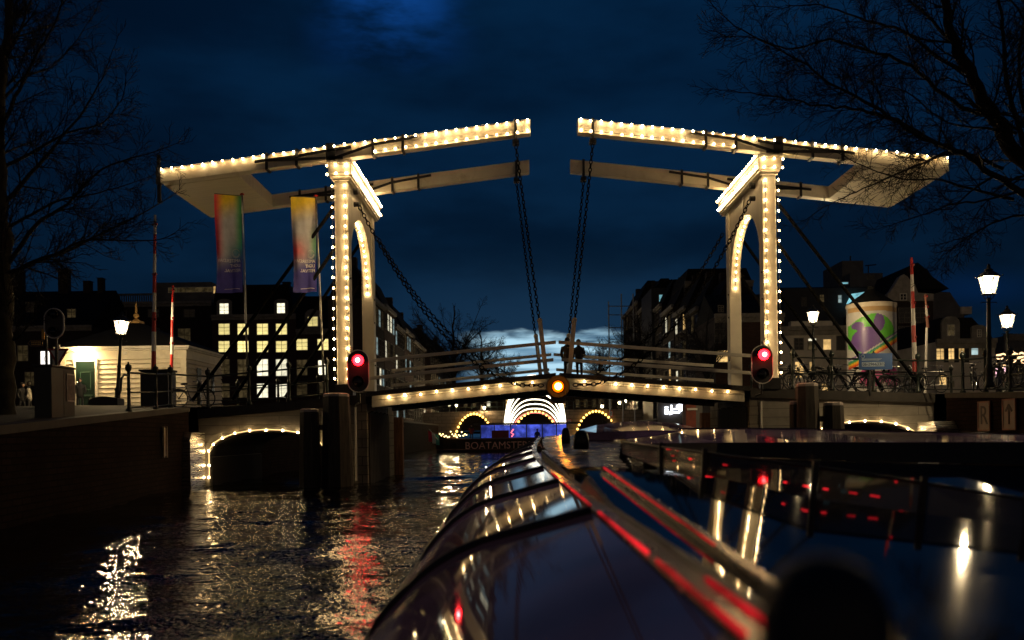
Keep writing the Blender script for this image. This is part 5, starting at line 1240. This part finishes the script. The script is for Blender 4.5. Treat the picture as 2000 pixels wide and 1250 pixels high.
# ---------------------------------------------------------------- tour boat ahead
YT = 75.0; s_ = YT / FP
def far_boat():
    x0, x1 = X(858, YT), X(1140, YT)
    t = thing('tour_boat', 'dark tour boat with blue lit cabin and a lettered bow ahead', 'boat', ((x0 + x1) / 2, YT, 0))
    zt = Z(900, 858, YT)
    st = [(x0 - .55, .05, zt + .55), (x0 + .1, .5, zt + .22), (x0 + 1.2, 1.15, zt + .05), (x0 + 3, 1.5, zt), (x1 - 1, 1.5, zt), (x1, 1.2, zt + .05)]
    vs = []; fs = []; yc_ = YT + 1.5
    for (x_, hb, zz) in st: vs += [(x_, yc_ - hb, zz), (x_ + .15, yc_ - hb * .85, -.1), (x_ + .15, yc_ + hb * .85, -.1), (x_, yc_ + hb, zz)]
    for i in range(len(st) - 1):
        for k in range(3): fs.append((4 * i + k, 4 * i + k + 1, 4 * i + k + 5, 4 * i + k + 4))
        fs.append((4 * i + 3, 4 * i, 4 * i + 4, 4 * i + 7))
    fs += [(0, 3, 2, 1), (20, 21, 22, 23)]
    h = MB().add(vs, fs).build('hull', mat('dark_hull', (.020, .014, .014), .35, var=.3), t)
    r_ = MB().tube([(x_, yc_ - hb - .02, zz - .02) for (x_, hb, zz) in st], .05, 6).tube([(x_ + .14, yc_ - hb * .9 - .02, .22) for (x_, hb, zz) in st], .04, 6); r_.build('rubbing_strake', mat('strake_red', (.12, .05, .045), .5), t)
    m_ = MB(); q = U(930, 868, YT); put_text(m_, 'BOATAMSTERDAM', .82, lambda v: (q.x + v.x + 2.55, YT - .06 - v.z, q.z - .12 + v.y), .01); m_.build('lettering', mat('letter_pink', (.75, .42, .38), .5), t)
    # cabin
    ca, cb = X(937, YT), X(1106, YT); z0, z1 = zt - .02, Z(1000, 829, YT)
    MB().box((ca - .6, YT + .3, z1), (cb + 1.2, YT + 2.8, z1 + .14)).build('cabin_roof', black_board, t, bevel=.02)
    bl = emit('blue_cabin_glow', (.10, .15, .95), .85, .75, 1.1)
    edges = [937, 964, 996, 1027, 1058, 1086, 1106]
    for i, (p, q_) in enumerate(zip(edges[:-1], edges[1:])):
        w_ = MB().box((X(p, YT) + .04, YT + .36, z0 + .1), (X(q_, YT) - .04, YT + .40, z1 - .03)).build('window', bl, t)
    m_ = MB()
    for p in edges: m_.box((X(p, YT) - .04, YT + .32, z0), (X(p, YT) + .04, YT + .42, z1))
    m_.box((ca, YT + .33, z0 - .1), (cb, YT + .41, z0 + .1)); m_.build('window_post', mat('blue_grey_frame', (.10, .12, .25), .5), t)
    MB().box((ca + .9, YT + .25, z0 + .1), (ca + 2.3, YT + .32, z0 + .7)).build('seat_back', mat('maroon_seat', (.14, .02, .05), .7), t)
    m_ = MB().tube([U(1003, 838, YT + .2), U(998, 845, YT + .2), U(1003, 848, YT + .2), U(999, 853, YT + .2)], .05, 5); m_.build('neon_squiggle', emit('neon_red', (1., .15, .2), 2.5), t)
    # pennant at the bow
    a = U(838, 846, YT); m_ = MB(); cols_ = []
    MB().tube([U(856, 860, YT), U(838, 838, YT)], .03, 5).build('flag_pole', white_band, t)
    for i, cm in enumerate((mat('flag_red', (.55, .04, .08), .8), mat('flag_white', (.70, .72, .70), .8), mat('flag_teal', (.08, .35, .32), .8))):
        p0 = 836 + 7 * i; vs = []
        for k in range(7): vs += [tuple(U(p0 + .3 * k, 841 + 3.2 * i + k * 3.6, YT + .05 * math.sin(k))), tuple(U(p0 + 7 + .3 * k, 844 + 3.2 * i + k * 3.2, YT + .05 * math.sin(k + 1)))]
        MB().add(vs, [(2 * k, 2 * k + 1, 2 * k + 3, 2 * k + 2) for k in range(6)]).build('flag', cm, t)
    # plants and bulbs on the fore deck
    me_ = MB().ball((0, 0, 0), .055, 6, 4).mesh('bulb', emit('bow_bulb', (1., .72, .28), 6.0))
    pts = [U(859 + 52 * i / 17, 848 + random.uniform(-4, 5) - 2 * math.sin(i), YT + .2 + random.uniform(-.3, .3)) for i in range(18)]
    string('tangle of tiny bulbs round the bow of the tour boat ahead', pts, me=me_, cable=.012)
far_boat()
p = U(921, 858, YT + 1); person('person in a dark red coat standing on the fore deck of the boat ahead', (p.x, YT + 1, Z(921, 862, YT + 1)), 1.35, R(20), mat('red_coat', (.16, .02, .015), .8), dk2)
p = U(1046, 858, YT + 3); person('person in silhouette inside the blue lit boat cabin', (X(1048, YT + .2), YT + .22, Z(1046, 872, YT)), 1.4, R(10), mat('blue_coat', (.02, .03, .12), .8), dk2)

# ================================================================ OUR TOUR BOAT (foreground roof)
def our_boat():
    t = thing('saloon_boat', 'glass roofed saloon boat the photo is taken from, filling the foreground', 'boat', (1.2, 8, 0))
    ax = lambda Y_: -0.0172 * Y_
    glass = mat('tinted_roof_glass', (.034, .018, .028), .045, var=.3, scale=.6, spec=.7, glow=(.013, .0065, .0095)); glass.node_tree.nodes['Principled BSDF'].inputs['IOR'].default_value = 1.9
    flat = mat('flat_roof_glass', (.006, .010, .020), .045, var=.3, scale=.6, spec=.7); flat.node_tree.nodes['Principled BSDF'].inputs['IOR'].default_value = 2.3
    brass = mat('bronze_strip', (.085, .042, .026), .25, .7, var=.2, scale=3, stretch=(1, .2, 1))
    PR = [(.36, .340), (.25, .368), (.11, .405), (-.10, .46), (-.21, .505), (-.30, .557), (-.37, .608), (-.43, .665), (-.50, .735), (-.55, .795), (-.60, .90), (-.63, 1.05), (-.64, 1.22), (-.62, 1.5)]
    Ys = [.25, .6, 1, 1.5, 2, 3, 4, 5, 6, 7, 8, 9, 10, 11, 12, 13, 14, 15, 16, 17, 18, 19, 20, 21, 22]
    def sec(Y_):
        tt = max(0, (Y_ - 11) / 11); k = tt * tt
        out = []
        for (x_, h) in PR:
            hh = h - .10 * min(1, max(0, (Y_ - 8) / 14)); xx = x_
            if x_ < .36: xx = lerp(x_, .36, .72 * k)
            hh = hh - .20 * k
            out.append(Vector((xx + ax(Y_) + .45 * k, Y_, ZC - hh)))
        return out
    S = [sec(y) for y in Ys]; n = len(PR); g = MB(); hl = MB(); split = 10
    vs = [p for r in S for p in r]
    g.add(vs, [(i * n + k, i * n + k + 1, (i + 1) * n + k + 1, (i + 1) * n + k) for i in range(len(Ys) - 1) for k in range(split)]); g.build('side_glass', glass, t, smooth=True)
    hl.add(vs, [(i * n + k, i * n + k + 1, (i + 1) * n + k + 1, (i + 1) * n + k) for i in range(len(Ys) - 1) for k in range(split, n - 1)]); hl.build('hull', rubber, t, smooth=True)
    for Y_ in (1.35, 3.92, 6.4, 8.95, 11.5, 14.0, 16.2, 18.2, 20):
        p = sec(Y_); MB().tube([q + Vector((0, 0, .012)) for q in p[:12]], .020, 8).build('rib', rubber, t, smooth=True)
    MB().tube([sec(y)[10] + Vector((-.01, 0, 0)) for y in Ys], .03, 8).build('gutter_rail', rubber, t, smooth=True)
    # strip A and the glowing line imitating red reflections along it
    def line(xl, hf, Ya, Yb_, n_=24): return [Vector((xl + ax(lerp(Ya, Yb_, i / n_)) + .45 * max(0, (lerp(Ya, Yb_, i / n_) - 11) / 11) ** 2, lerp(Ya, Yb_, i / n_), ZC - hf(lerp(Ya, Yb_, i / n_)))) for i in range(n_ + 1)]
    hA = lambda y: .325 - .10 * min(1, max(0, (y - 8) / 14)) - .2 * max(0, (y - 11) / 11) ** 2
    def strip(name, xa, xb, hf, th, Ya, Yb_, m, n_=24):
        a, b = line(xa, hf, Ya, Yb_, n_), line(xb, hf, Ya, Yb_, n_); v = MB()
        for i in range(n_): v.hexa([a[i] - Vector((0, 0, th)), b[i] - Vector((0, 0, th)), b[i + 1] - Vector((0, 0, th)), a[i + 1] - Vector((0, 0, th)), a[i], b[i], b[i + 1], a[i + 1]])
        return v.build(name, m, t)
    strip('glazing_bar', .365, .44, hA, .06, .9, 21, brass)
    red_refl = emit('red_reflection_glow', (1.0, .02, .03), 1.0, .75, 1.5)  # emissive red standing in for red reflections on roof bars and screen
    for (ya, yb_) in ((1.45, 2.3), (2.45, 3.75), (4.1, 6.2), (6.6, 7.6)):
        MB().tube(line(.372, lambda y: hA(y) - .006, ya, yb_, 8), .005, 6).build('red_reflection_line', red_refl, t, smooth=True)
    # two broad glass panels right of strip A, each rising towards the bow and falling slightly to the right
    def zg(x_, y_):
        h = .36 - .072 * (y_ - 3.6) if y_ <= 5.5 else .345 - .020 * (y_ - 5.5)
        return ZC - h - .075 * max(0, x_ - .45)
    for CG in ([(1.2, 2.7), (2, 2.7), (3, 2.65), (3.67, 2.6), (4.19, 2.28), (4.45, 1.9), (4.74, 1.48), (5.5, 1.18)], [(5.56, 1.15), (7, 1.1), (9, 1.1), (12, 1.3)]):
        v = MB(); vs = [Vector((lerp(.47 + ax(y), xr, k / 6), y, 0)) for y, xr in CG for k in range(7)]
        for q in vs: q.z = zg(q.x, q.y)
        v.add(vs, [(i * 7 + k, i * 7 + k + 1, i * 7 + k + 8, i * 7 + k + 7) for i in range(len(CG) - 1) for k in range(6)]); v.build('roof_panel', flat, t, smooth=True)
    v = MB(); yy_ = [1.2 + .3587 * i for i in range(13)] + [5.56 + .5 * i for i in range(13)]
    for y0, y1 in zip(yy_[:-1], yy_[1:]):
        x0, x1 = .441 + ax(y0), .441 + ax(y1); t0, t1 = max(zg(x0, y0), ZC - hA(y0)) + .004, max(zg(x1, y1), ZC - hA(y1)) + .004; w_ = .031
        v.hexa([(x0, y0, ZC - .6), (x0 + w_, y0, ZC - .6), (x1 + w_, y1, ZC - .6), (x1, y1, ZC - .6), (x0, y0, t0), (x0 + w_, y0, t0), (x1 + w_, y1, t1), (x1, y1, t1)])
    v.build('curb', rubber, t)
    # slim bar B lying on the glass and drifting to the right towards the bow
    xb_ = lambda y: .69 - .0714 * (min(y, 5.5) - 2.7) + .006 * max(0, y - 5.5)
    def bline(off, up, Ya, Yb_, n_=16): return [Vector((xb_(lerp(Ya, Yb_, i / n_)) + off, lerp(Ya, Yb_, i / n_), zg(xb_(lerp(Ya, Yb_, i / n_)), lerp(Ya, Yb_, i / n_)) + up)) for i in range(n_ + 1)]
    v = MB(); a, b = bline(-.02, .028, 1.9, 5.5), bline(.022, .028, 1.9, 5.5); d = Vector((0, 0, -.024))
    for i in range(16): v.hexa([a[i] + d, b[i] + d, b[i + 1] + d, a[i + 1] + d, a[i], b[i], b[i + 1], a[i + 1]])
    v.build('glazing_bar', brass, t)
    MB().tube(bline(-.018, .030, 3.1, 5.4, 10), .0055, 6).build('red_reflection_line', red_refl, t, smooth=True)
    MB().tube(line(.43, lambda y: hA(y) - .006, 1.5, 2.0, 4), .005, 6).build('red_reflection_line', red_refl, t, smooth=True)
    for i in range(14):
        p = bline(.024, .006, 2.1 + i * .24, 2.2 + i * .24, 1)[0]; MB().bar(p, p + Vector((.03, 0, .003)), .006, .006).build('cleat', steel, t)
    # clear screen C standing along the right of the roof
    plex = mat('smoked_screen', (.09, .075, .062), .22, var=.5, scale=2.2, spec=.6, stretch=(1, .35, 3))
    if 'see_through' not in MATS:
        MATS['see_through'] = plex; pn = NT(plex.node_tree); pm2 = pn.node('ShaderNodeMixShader'); pm2.inputs[0].default_value = .62; pt = pn.node('ShaderNodeBsdfTransparent')
        pn.l.new(pt.outputs[0], pm2.inputs[1]); pn.l.new(plex.node_tree.nodes['Principled BSDF'].outputs[0], pm2.inputs[2]); pn.l.new(pm2.outputs[0], plex.node_tree.nodes['Material Output'].inputs[0])
    v = MB(); sc1 = []
    for (pu, yu, pl, yl, Y_) in ((1215, 862, 1215, 885, 9), (1290, 872, 1290, 915, 6.8), (1375, 884, 1372, 939, 5.7), (1590, 912, 1580, 989, 4.74), (1800, 943, 1790, 1018, 4.45), (2000, 975, 2000, 1047, 4.19), (2300, 1020, 2300, 1102, 3.67)):
        sc1.append((U(pu, yu, Y_), U(pl, yl, Y_)))
    for (a1, b1), (a2, b2) in zip(sc1[:-1], sc1[1:]):
        d = Vector((.03, 0, 0)); v.hexa([b1, b1 + d, b2 + d, b2, a1, a1 + d, a2 + d, a2])
    v.build('side_screen', plex, t)
    v = MB().tube([p for p, q in sc1], .009, 6); v.build('screen_rail', rubber, t, smooth=True)
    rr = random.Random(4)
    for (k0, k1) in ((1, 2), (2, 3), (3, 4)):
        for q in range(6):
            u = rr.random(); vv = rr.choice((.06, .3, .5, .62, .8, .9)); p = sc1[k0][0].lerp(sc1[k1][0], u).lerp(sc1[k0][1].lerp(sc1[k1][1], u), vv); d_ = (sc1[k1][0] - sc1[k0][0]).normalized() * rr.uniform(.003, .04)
            MB().tube([p - d_ + Vector((-.012, 0, 0)), p + d_ + Vector((-.012, 0, 0))], .0045, 5).build('red_reflection_dash', red_refl, t)  # short glowing dashes imitate red reflections on the screen
    for i in (1, 2, 3, 4, 5): MB().bar(sc1[i][1] - Vector((0, .03, .05)), sc1[i][0] + Vector((0, -.03, .03)), .03, .03, up=(0, 1, 0)).build('screen_post', rubber, t, bevel=.005)
    # roof right of the screen, rising to a black edge and a glass rim
    D = [(1225, 840, 866, 880, 11), (1300, 838, 865, 884, 10.5), (1400, 837, 864, 890, 9.5), (1560, 838, 863, 896, 8.5), (1750, 843, 863, 902, 7.5), (2000, 849, 862, 908, 6.5), (2300, 855, 866, 915, 5.8)]
    v = MB(); e = MB(); f = MB()
    rows_ = []
    for (px, yt, ym_, yl, Y_) in D:
        top, mid, lo_ = U(px, yt, Y_ + 3.6), U(px, ym_, Y_), U(px, yl, Y_ - .05)
        rows_.append((top, mid, lo_))
    for (a1, b1, c1), (a2, b2, c2) in zip(rows_[:-1], rows_[1:]):
        v.hexa([b1, b1 + Vector((0, .1, -.05)), b2 + Vector((0, .1, -.05)), b2, a1, a1 + Vector((0, .1, -.03)), a2 + Vector((0, .1, -.03)), a2])
        e.hexa([c1, c1 + Vector((0, .2, 0)), c2 + Vector((0, .2, 0)), c2, b1 - Vector((0, .01, .004)), b1 + Vector((0, .05, -.06)), b2 + Vector((0, .05, -.06)), b2 - Vector((0, .01, .004))])
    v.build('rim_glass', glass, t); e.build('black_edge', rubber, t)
    MB().tube([r[0] for r in rows_], .015, 6).build('rim_rail', brass, t, smooth=True)
    # lower right roof plane between the screen and the black edge
    lo1 = [q for p, q in sc1]; v = MB()
    L = [U(1215, 886, 9.05), U(1372, 940, 5.75), U(1580, 990, 4.8), U(2000, 1048, 4.25), U(2300, 1103, 3.72)]
    Rr_ = [U(1240, 882, 11.1), U(1400, 892, 9.5), U(1750, 904, 7.5), U(2000, 910, 6.5), U(2300, 917, 5.8)]
    v.add(L + Rr_, [(i, i + 1, 6 + i, 5 + i) for i in range(4)]); v.build('right_roof', flat, t, smooth=True)
    # raised fore cabin roof, glowing with the amber lamp's reflection
    v = MB(); rows_ = []
    for Y_, h0, x0, x1 in ((7.5, .270, .50, 1.0), (9, .225, .48, 1.1), (10.5, .18, .48, 1.3), (12, .135, .48, 1.5), (14, .075, .52, 1.7), (16, .020, .60, 1.8)):
        rows_.append([Vector((lerp(x0, x1, k / 6) + ax(Y_) + .45 * max(0, (Y_ - 11) / 11) ** 2, Y_, ZC - h0 - .02 * (2 * k / 6 - 1) ** 2)) for k in range(7)])
    v.add([p for r in rows_ for p in r], [(i * 7 + k, i * 7 + k + 1, i * 7 + k + 8, i * 7 + k + 7) for i in range(5) for k in range(6)]); v.build('fore_roof', mat('fore_roof_paint', (.14, .10, .07), .26, .45, var=.3, scale=2, spec=.8), t, smooth=True)
    for (px, py, Y_, r_) in ((1135, 856, 10.0, .085), (1105, 848, 12.5, .06), (1270, 893, 9.0, .07), (1222, 878, 11.5, .09)):
        q = U(px, py, Y_); MB().lathe([(r_, -.12), (r_, -.02), (r_ * .85, .05), (r_ * .5, .085), (.001, .09)], q, 12).build('vent_cap', rubber, t, smooth=True)
    # far canopy arc over the bow
    v = MB(); top = [(1130, 840), (1165, 830), (1215, 824), (1270, 823), (1320, 827), (1350, 833), (1378, 841)]
    lo_ = [(1130, 846), (1165, 845), (1215, 842), (1270, 840), (1320, 841), (1350, 842), (1378, 845)]
    for i in range(6):
        a1, a2, b1, b2 = U(*top[i], 17), U(*top[i + 1], 17), U(*lo_[i], 13), U(*lo_[i + 1], 13); d = Vector((0, .5, -.12))
        v.hexa([b1, b1 + d, b2 + d, b2, a1, a1 + d, a2 + d, a2])
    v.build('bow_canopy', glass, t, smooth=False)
    # out of focus fitting next to the lens
    q = U(1610, 1072, .75); v = MB()
    v.lathe([(.001, -.004), (.018, -.007), (.036, -.018), (.047, -.036), (.053, -.056), (.052, -.068), (.058, -.09), (.068, -.12), (.078, -.17), (.085, -.31)][::-1], q, 24)
    v.build('deck_fitting', mat('satin_black', (.007, .006, .006), .62, var=.5, scale=30), t, smooth=True)
    # hull right side and bottom so the boat is whole
    MB().box((-.3, .2, .2), (3.6, 11, ZC - .95)).build('saloon', rubber, t)
our_boat()

# ================================================================ TREES
def tube_np(acc, pts, rs, n): acc.tube(pts, rs, n, caps=False)
class Tree:
    def __init__(s, seed, twig=.010): s.r = random.Random(seed); s.trunk = MB(); s.crown = MB(); s.twig = twig; s.count = 0
    def limb(s, pts, r0, r1, depth, dens, ln, trunk=False, spread=(28, 62), lift=.12):
        pts = [Vector(p) for p in pts]
        # smooth resample (Catmull-Rom)
        out = []
        for i in range(len(pts) - 1):
            p0, p1, p2, p3 = pts[max(i - 1, 0)], pts[i], pts[i + 1], pts[min(i + 2, len(pts) - 1)]
            for k in range(5):
                t_ = k / 5; out.append(.5 * ((2 * p1) + (p2 - p0) * t_ + (2 * p0 - 5 * p1 + 4 * p2 - p3) * t_ ** 2 + (3 * p1 - p0 - 3 * p2 + p3) * t_ ** 3))
        out.append(pts[-1])
        m = len(out); j = .011 * (out[0] - out[-1]).length
        for i in range(1, m - 1): out[i] = out[i] + Vector((s.r.gauss(0, 1), s.r.gauss(0, 1), s.r.gauss(0, 1))) * j * .25
        rs = [lerp(r0 * (1 if trunk else .72), r1 * (1 if trunk else .8), (i / (m - 1)) ** .7) for i in range(m)]
        (s.trunk if trunk else s.crown).tube(out, rs, 8 if r0 > .08 else 6, caps=False)
        L = (out[-1] - out[0]).length; k = int(L * dens)
        for q in range(k):
            u = s.r.uniform(.12, 1.0) ** .8; i = min(m - 2, int(u * (m - 1))); d = (out[i + 1] - out[i]).normalized()
            s.grow(out[i], s.bend(d, s.r.uniform(*spread)), ln * s.r.uniform(.5, 1.2) * (1.15 - .55 * u), min(rs[i] * .45, .028), depth, lift)
        s.grow(out[-1], (out[-1] - out[-2]).normalized(), ln * .8, r1, depth, lift)
    def bend(s, d, ang):
        a = d.orthogonal().normalized(); b = d.cross(a); t_ = s.r.uniform(0, 2 * math.pi); sd = a * math.cos(t_) + b * math.sin(t_)
        sd = Vector((sd.x, sd.y * .7, sd.z)).normalized()
        return (d * math.cos(R(ang)) + sd * math.sin(R(ang))).normalized()
    def grow(s, p, d, L, r, depth, lift):
        if L < .12 or s.count > 26000: return
        s.count += 1
        n = 4 if depth > 0 else 3; pts = [p.copy()]; dd = d.copy()
        for i in range(n):
            dd = (dd + Vector((s.r.gauss(0, .13), s.r.gauss(0, .13), s.r.gauss(0, .12) + lift * .3))).normalized(); pts.append(pts[-1] + dd * L / n)
        r1 = max(s.twig * .45, r * .35); rs = [max(s.twig * .5, lerp(r, r1, i / n)) for i in range(n + 1)]
        s.crown.tube(pts, rs, 4 if r > .02 else 3, caps=False)
        if depth <= 0: return
        k = s.r.randint(5, 7)
        for q in range(k):
            u = (q + s.r.uniform(.2, 1)) / k; i = min(n - 1, int(u * n)); a = pts[i].lerp(pts[i + 1], u * n - i)
            s.grow(a, s.bend((pts[i + 1] - pts[i]).normalized(), s.r.uniform(25, 55)), L * s.r.uniform(.38, .68) * (1.1 - .4 * u), max(s.twig * .6, r * .5), depth - 1, lift)
    def done(s, label, loc, group, tm=None):
        t = thing('bare_tree', label, 'tree', loc, group=group); print('TREE', s.count, len(s.crown.f))
        s.trunk.build('trunk', tm or bark, t, smooth=True); s.crown.build('crown', bark, t, smooth=False); return t
G = 'bare winter trees'
# left tree
T = Tree(11, .0085); Yt = 21.0
base = Vector((X(8, Yt), Yt, 1.9))
T.limb([base, U(6, 700, Yt), U(8, 560, Yt), U(2, 400, Yt), U(-5, 240, Yt), U(12, 80, Yt), U(18, -80, Yt)], .30, .07, 3, 3.2, 1.7, trunk=True, spread=(30, 70))
for pts, r0, r1, dn, ln in (
    ([(12, 545), (60, 515), (130, 490), (210, 450), (290, 410)], .10, .018, 5.0, 1.25),
    ([(10, 525), (70, 440), (130, 400), (200, 330), (290, 300)], .09, .016, 5.0, 1.2),
    ([(15, 535), (90, 505), (170, 470), (240, 470), (310, 468)], .07, .014, 5.0, 1.0),
    ([(5, 400), (50, 350), (110, 280), (165, 215), (205, 140)], .09, .016, 5.0, 1.3),
    ([(0, 330), (60, 300), (130, 260), (200, 240), (240, 190)], .07, .014, 5.0, 1.2),
    ([(0, 260), (30, 190), (70, 110), (110, 40), (130, -40)], .08, .016, 5.0, 1.3),
    ([(0, 200), (50, 150), (100, 130), (150, 80)], .06, .014, 5.0, 1.2),
    ([(8, 120), (40, 60), (60, 0), (90, -60)], .06, .014, 4.5, 1.1),
    ([(5, 450), (60, 420), (120, 390), (180, 380), (250, 360)], .06, .014, 5.0, 1.0),
    ([(2, 380), (-60, 330), (-120, 260)], .09, .03, 2.0, 1.4)):
    yo = T.r.uniform(-1.5, 1.5); T.limb([U(x_, y_, Yt + yo * i / (len(pts) - 1)) for i, (x_, y_) in enumerate(pts)], r0, r1, 2, dn, ln)
T.done('large bare tree at the left edge spreading over the cabin roof', base, G, barkmoss)
# right tree
T = Tree(23, .0075); Yt = 19.0
base = Vector((13.9, Yt + .6, 2.0))
T.limb([base, Vector((13.7, Yt + .5, 4.0)), U(2200, 480, Yt), U(2080, 380, Yt), U(1990, 300, Yt), U(1930, 210, Yt), U(1880, 120, Yt), U(1850, 20, Yt), U(1830, -90, Yt)], .34, .06, 2, 3.0, 1.6, trunk=True, spread=(30, 70))
for pts, r0, r1, dn, ln in (
    ([(2030, 400), (1960, 350), (1880, 300), (1800, 270), (1720, 215), (1640, 170), (1560, 120), (1480, 75)], .11, .014, 6.4, 1.15),
    ([(1900, 305), (1840, 285), (1760, 240), (1680, 215), (1600, 205), (1520, 190), (1440, 180)], .075, .012, 6.6, 1.0),
    ([(1960, 330), (1870, 300), (1800, 320), (1730, 350), (1660, 380), (1600, 410)], .055, .012, 6.4, .9),
    ([(1980, 390), (1900, 370), (1830, 350), (1770, 350), (1700, 330), (1640, 300)], .05, .010, 6.4, .9),
    ([(1940, 230), (1860, 200), (1780, 130), (1700, 100), (1620, 80), (1540, 95), (1450, 60), (1400, 20)], .075, .012, 6.6, 1.05),
    ([(1900, 150), (1830, 110), (1760, 60), (1690, 40), (1600, 10), (1520, 15)], .07, .012, 6.6, 1.05),
    ([(1880, 110), (1820, 40), (1760, -10), (1700, -60)], .07, .014, 6.4, 1.2),
    ([(2080, 380), (2010, 300), (1970, 180), (1960, 80), (1950, -40)], .10, .03, 5.5, 1.3),
    ([(1985, 260), (1930, 250), (1850, 240), (1770, 180), (1700, 160)], .05, .010, 7.0, 1.0),
    ([(2100, 330), (2010, 240), (1990, 120), (2010, 0)], .09, .03, 5.5, 1.3),
    ([(2060, 430), (1990, 420), (1930, 440), (1880, 470), (1840, 500)], .05, .010, 5.0, .9),
    ([(2000, 370), (1930, 390), (1860, 400), (1800, 420), (1740, 440)], .045, .010, 5.0, .9),
    ([(2080, 300), (2040, 130), (2000, 40)], .08, .03, 6, 1.3)):
    yo = T.r.uniform(-2, 2); T.limb([U(x_, y_, Yt + yo * i / (len(pts) - 1)) for i, (x_, y_) in enumerate(pts)], r0, r1, 2, dn, ln, lift=.02)
T.done('large bare tree at the right edge with branches across the balance beam', base, G)
# trees down the canal
def small_tree(label, px, py_top, py_base, Y_, w_px, seed, tw=.012):
    T = Tree(seed, tw); b = U(px, py_base, Y_); tp = U(px, py_top, Y_); h = tp.z - b.z; wd = w_px / FP * Y_ / 2
    T.limb([b, b.lerp(tp, .3) + Vector((.1, 0, 0)), b.lerp(tp, .55), b.lerp(tp, .8)], h * .026, h * .008, 1, 1.6, h * .22, trunk=True, spread=(25, 50))
    for i in range(20):
        a = T.r.uniform(0, 2 * math.pi); st = b.lerp(tp, T.r.uniform(.22, .5)); e = Vector((st.x + wd * .9 * math.cos(a), st.y + wd * .9 * math.sin(a), b.z + h * T.r.uniform(.5, .92)))
        T.limb([st, st.lerp(e, .4) + Vector((0, 0, h * .02)), e], h * .010, h * .003, 2, 2.6, h * .15)
    T.done(label, b, G)
small_tree('broad bare tree on the left bank down the canal', 885, 592, 800, 82, 150, 5)
small_tree('bare tree behind the broad one on the left bank', 940, 640, 800, 108, 90, 6, .016)
small_tree('low bare tree left of the bright sky gap', 985, 690, 800, 130, 60, 8, .018)
small_tree('bare tree in front of the dark row on the right bank', 1250, 610, 800, 80, 110, 9)
small_tree('bare tree right of the bright sky gap', 1170, 660, 800, 118, 60, 10, .018)
small_tree('bare tree half hidden by the right rear portal post', 1380, 600, 790, 60, 120, 12)

# ================================================================ to metres
for o in list(C.objects):
    if o.parent is None and o.type != 'CAMERA':
        o.location = o.location * K; o.scale = o.scale * K
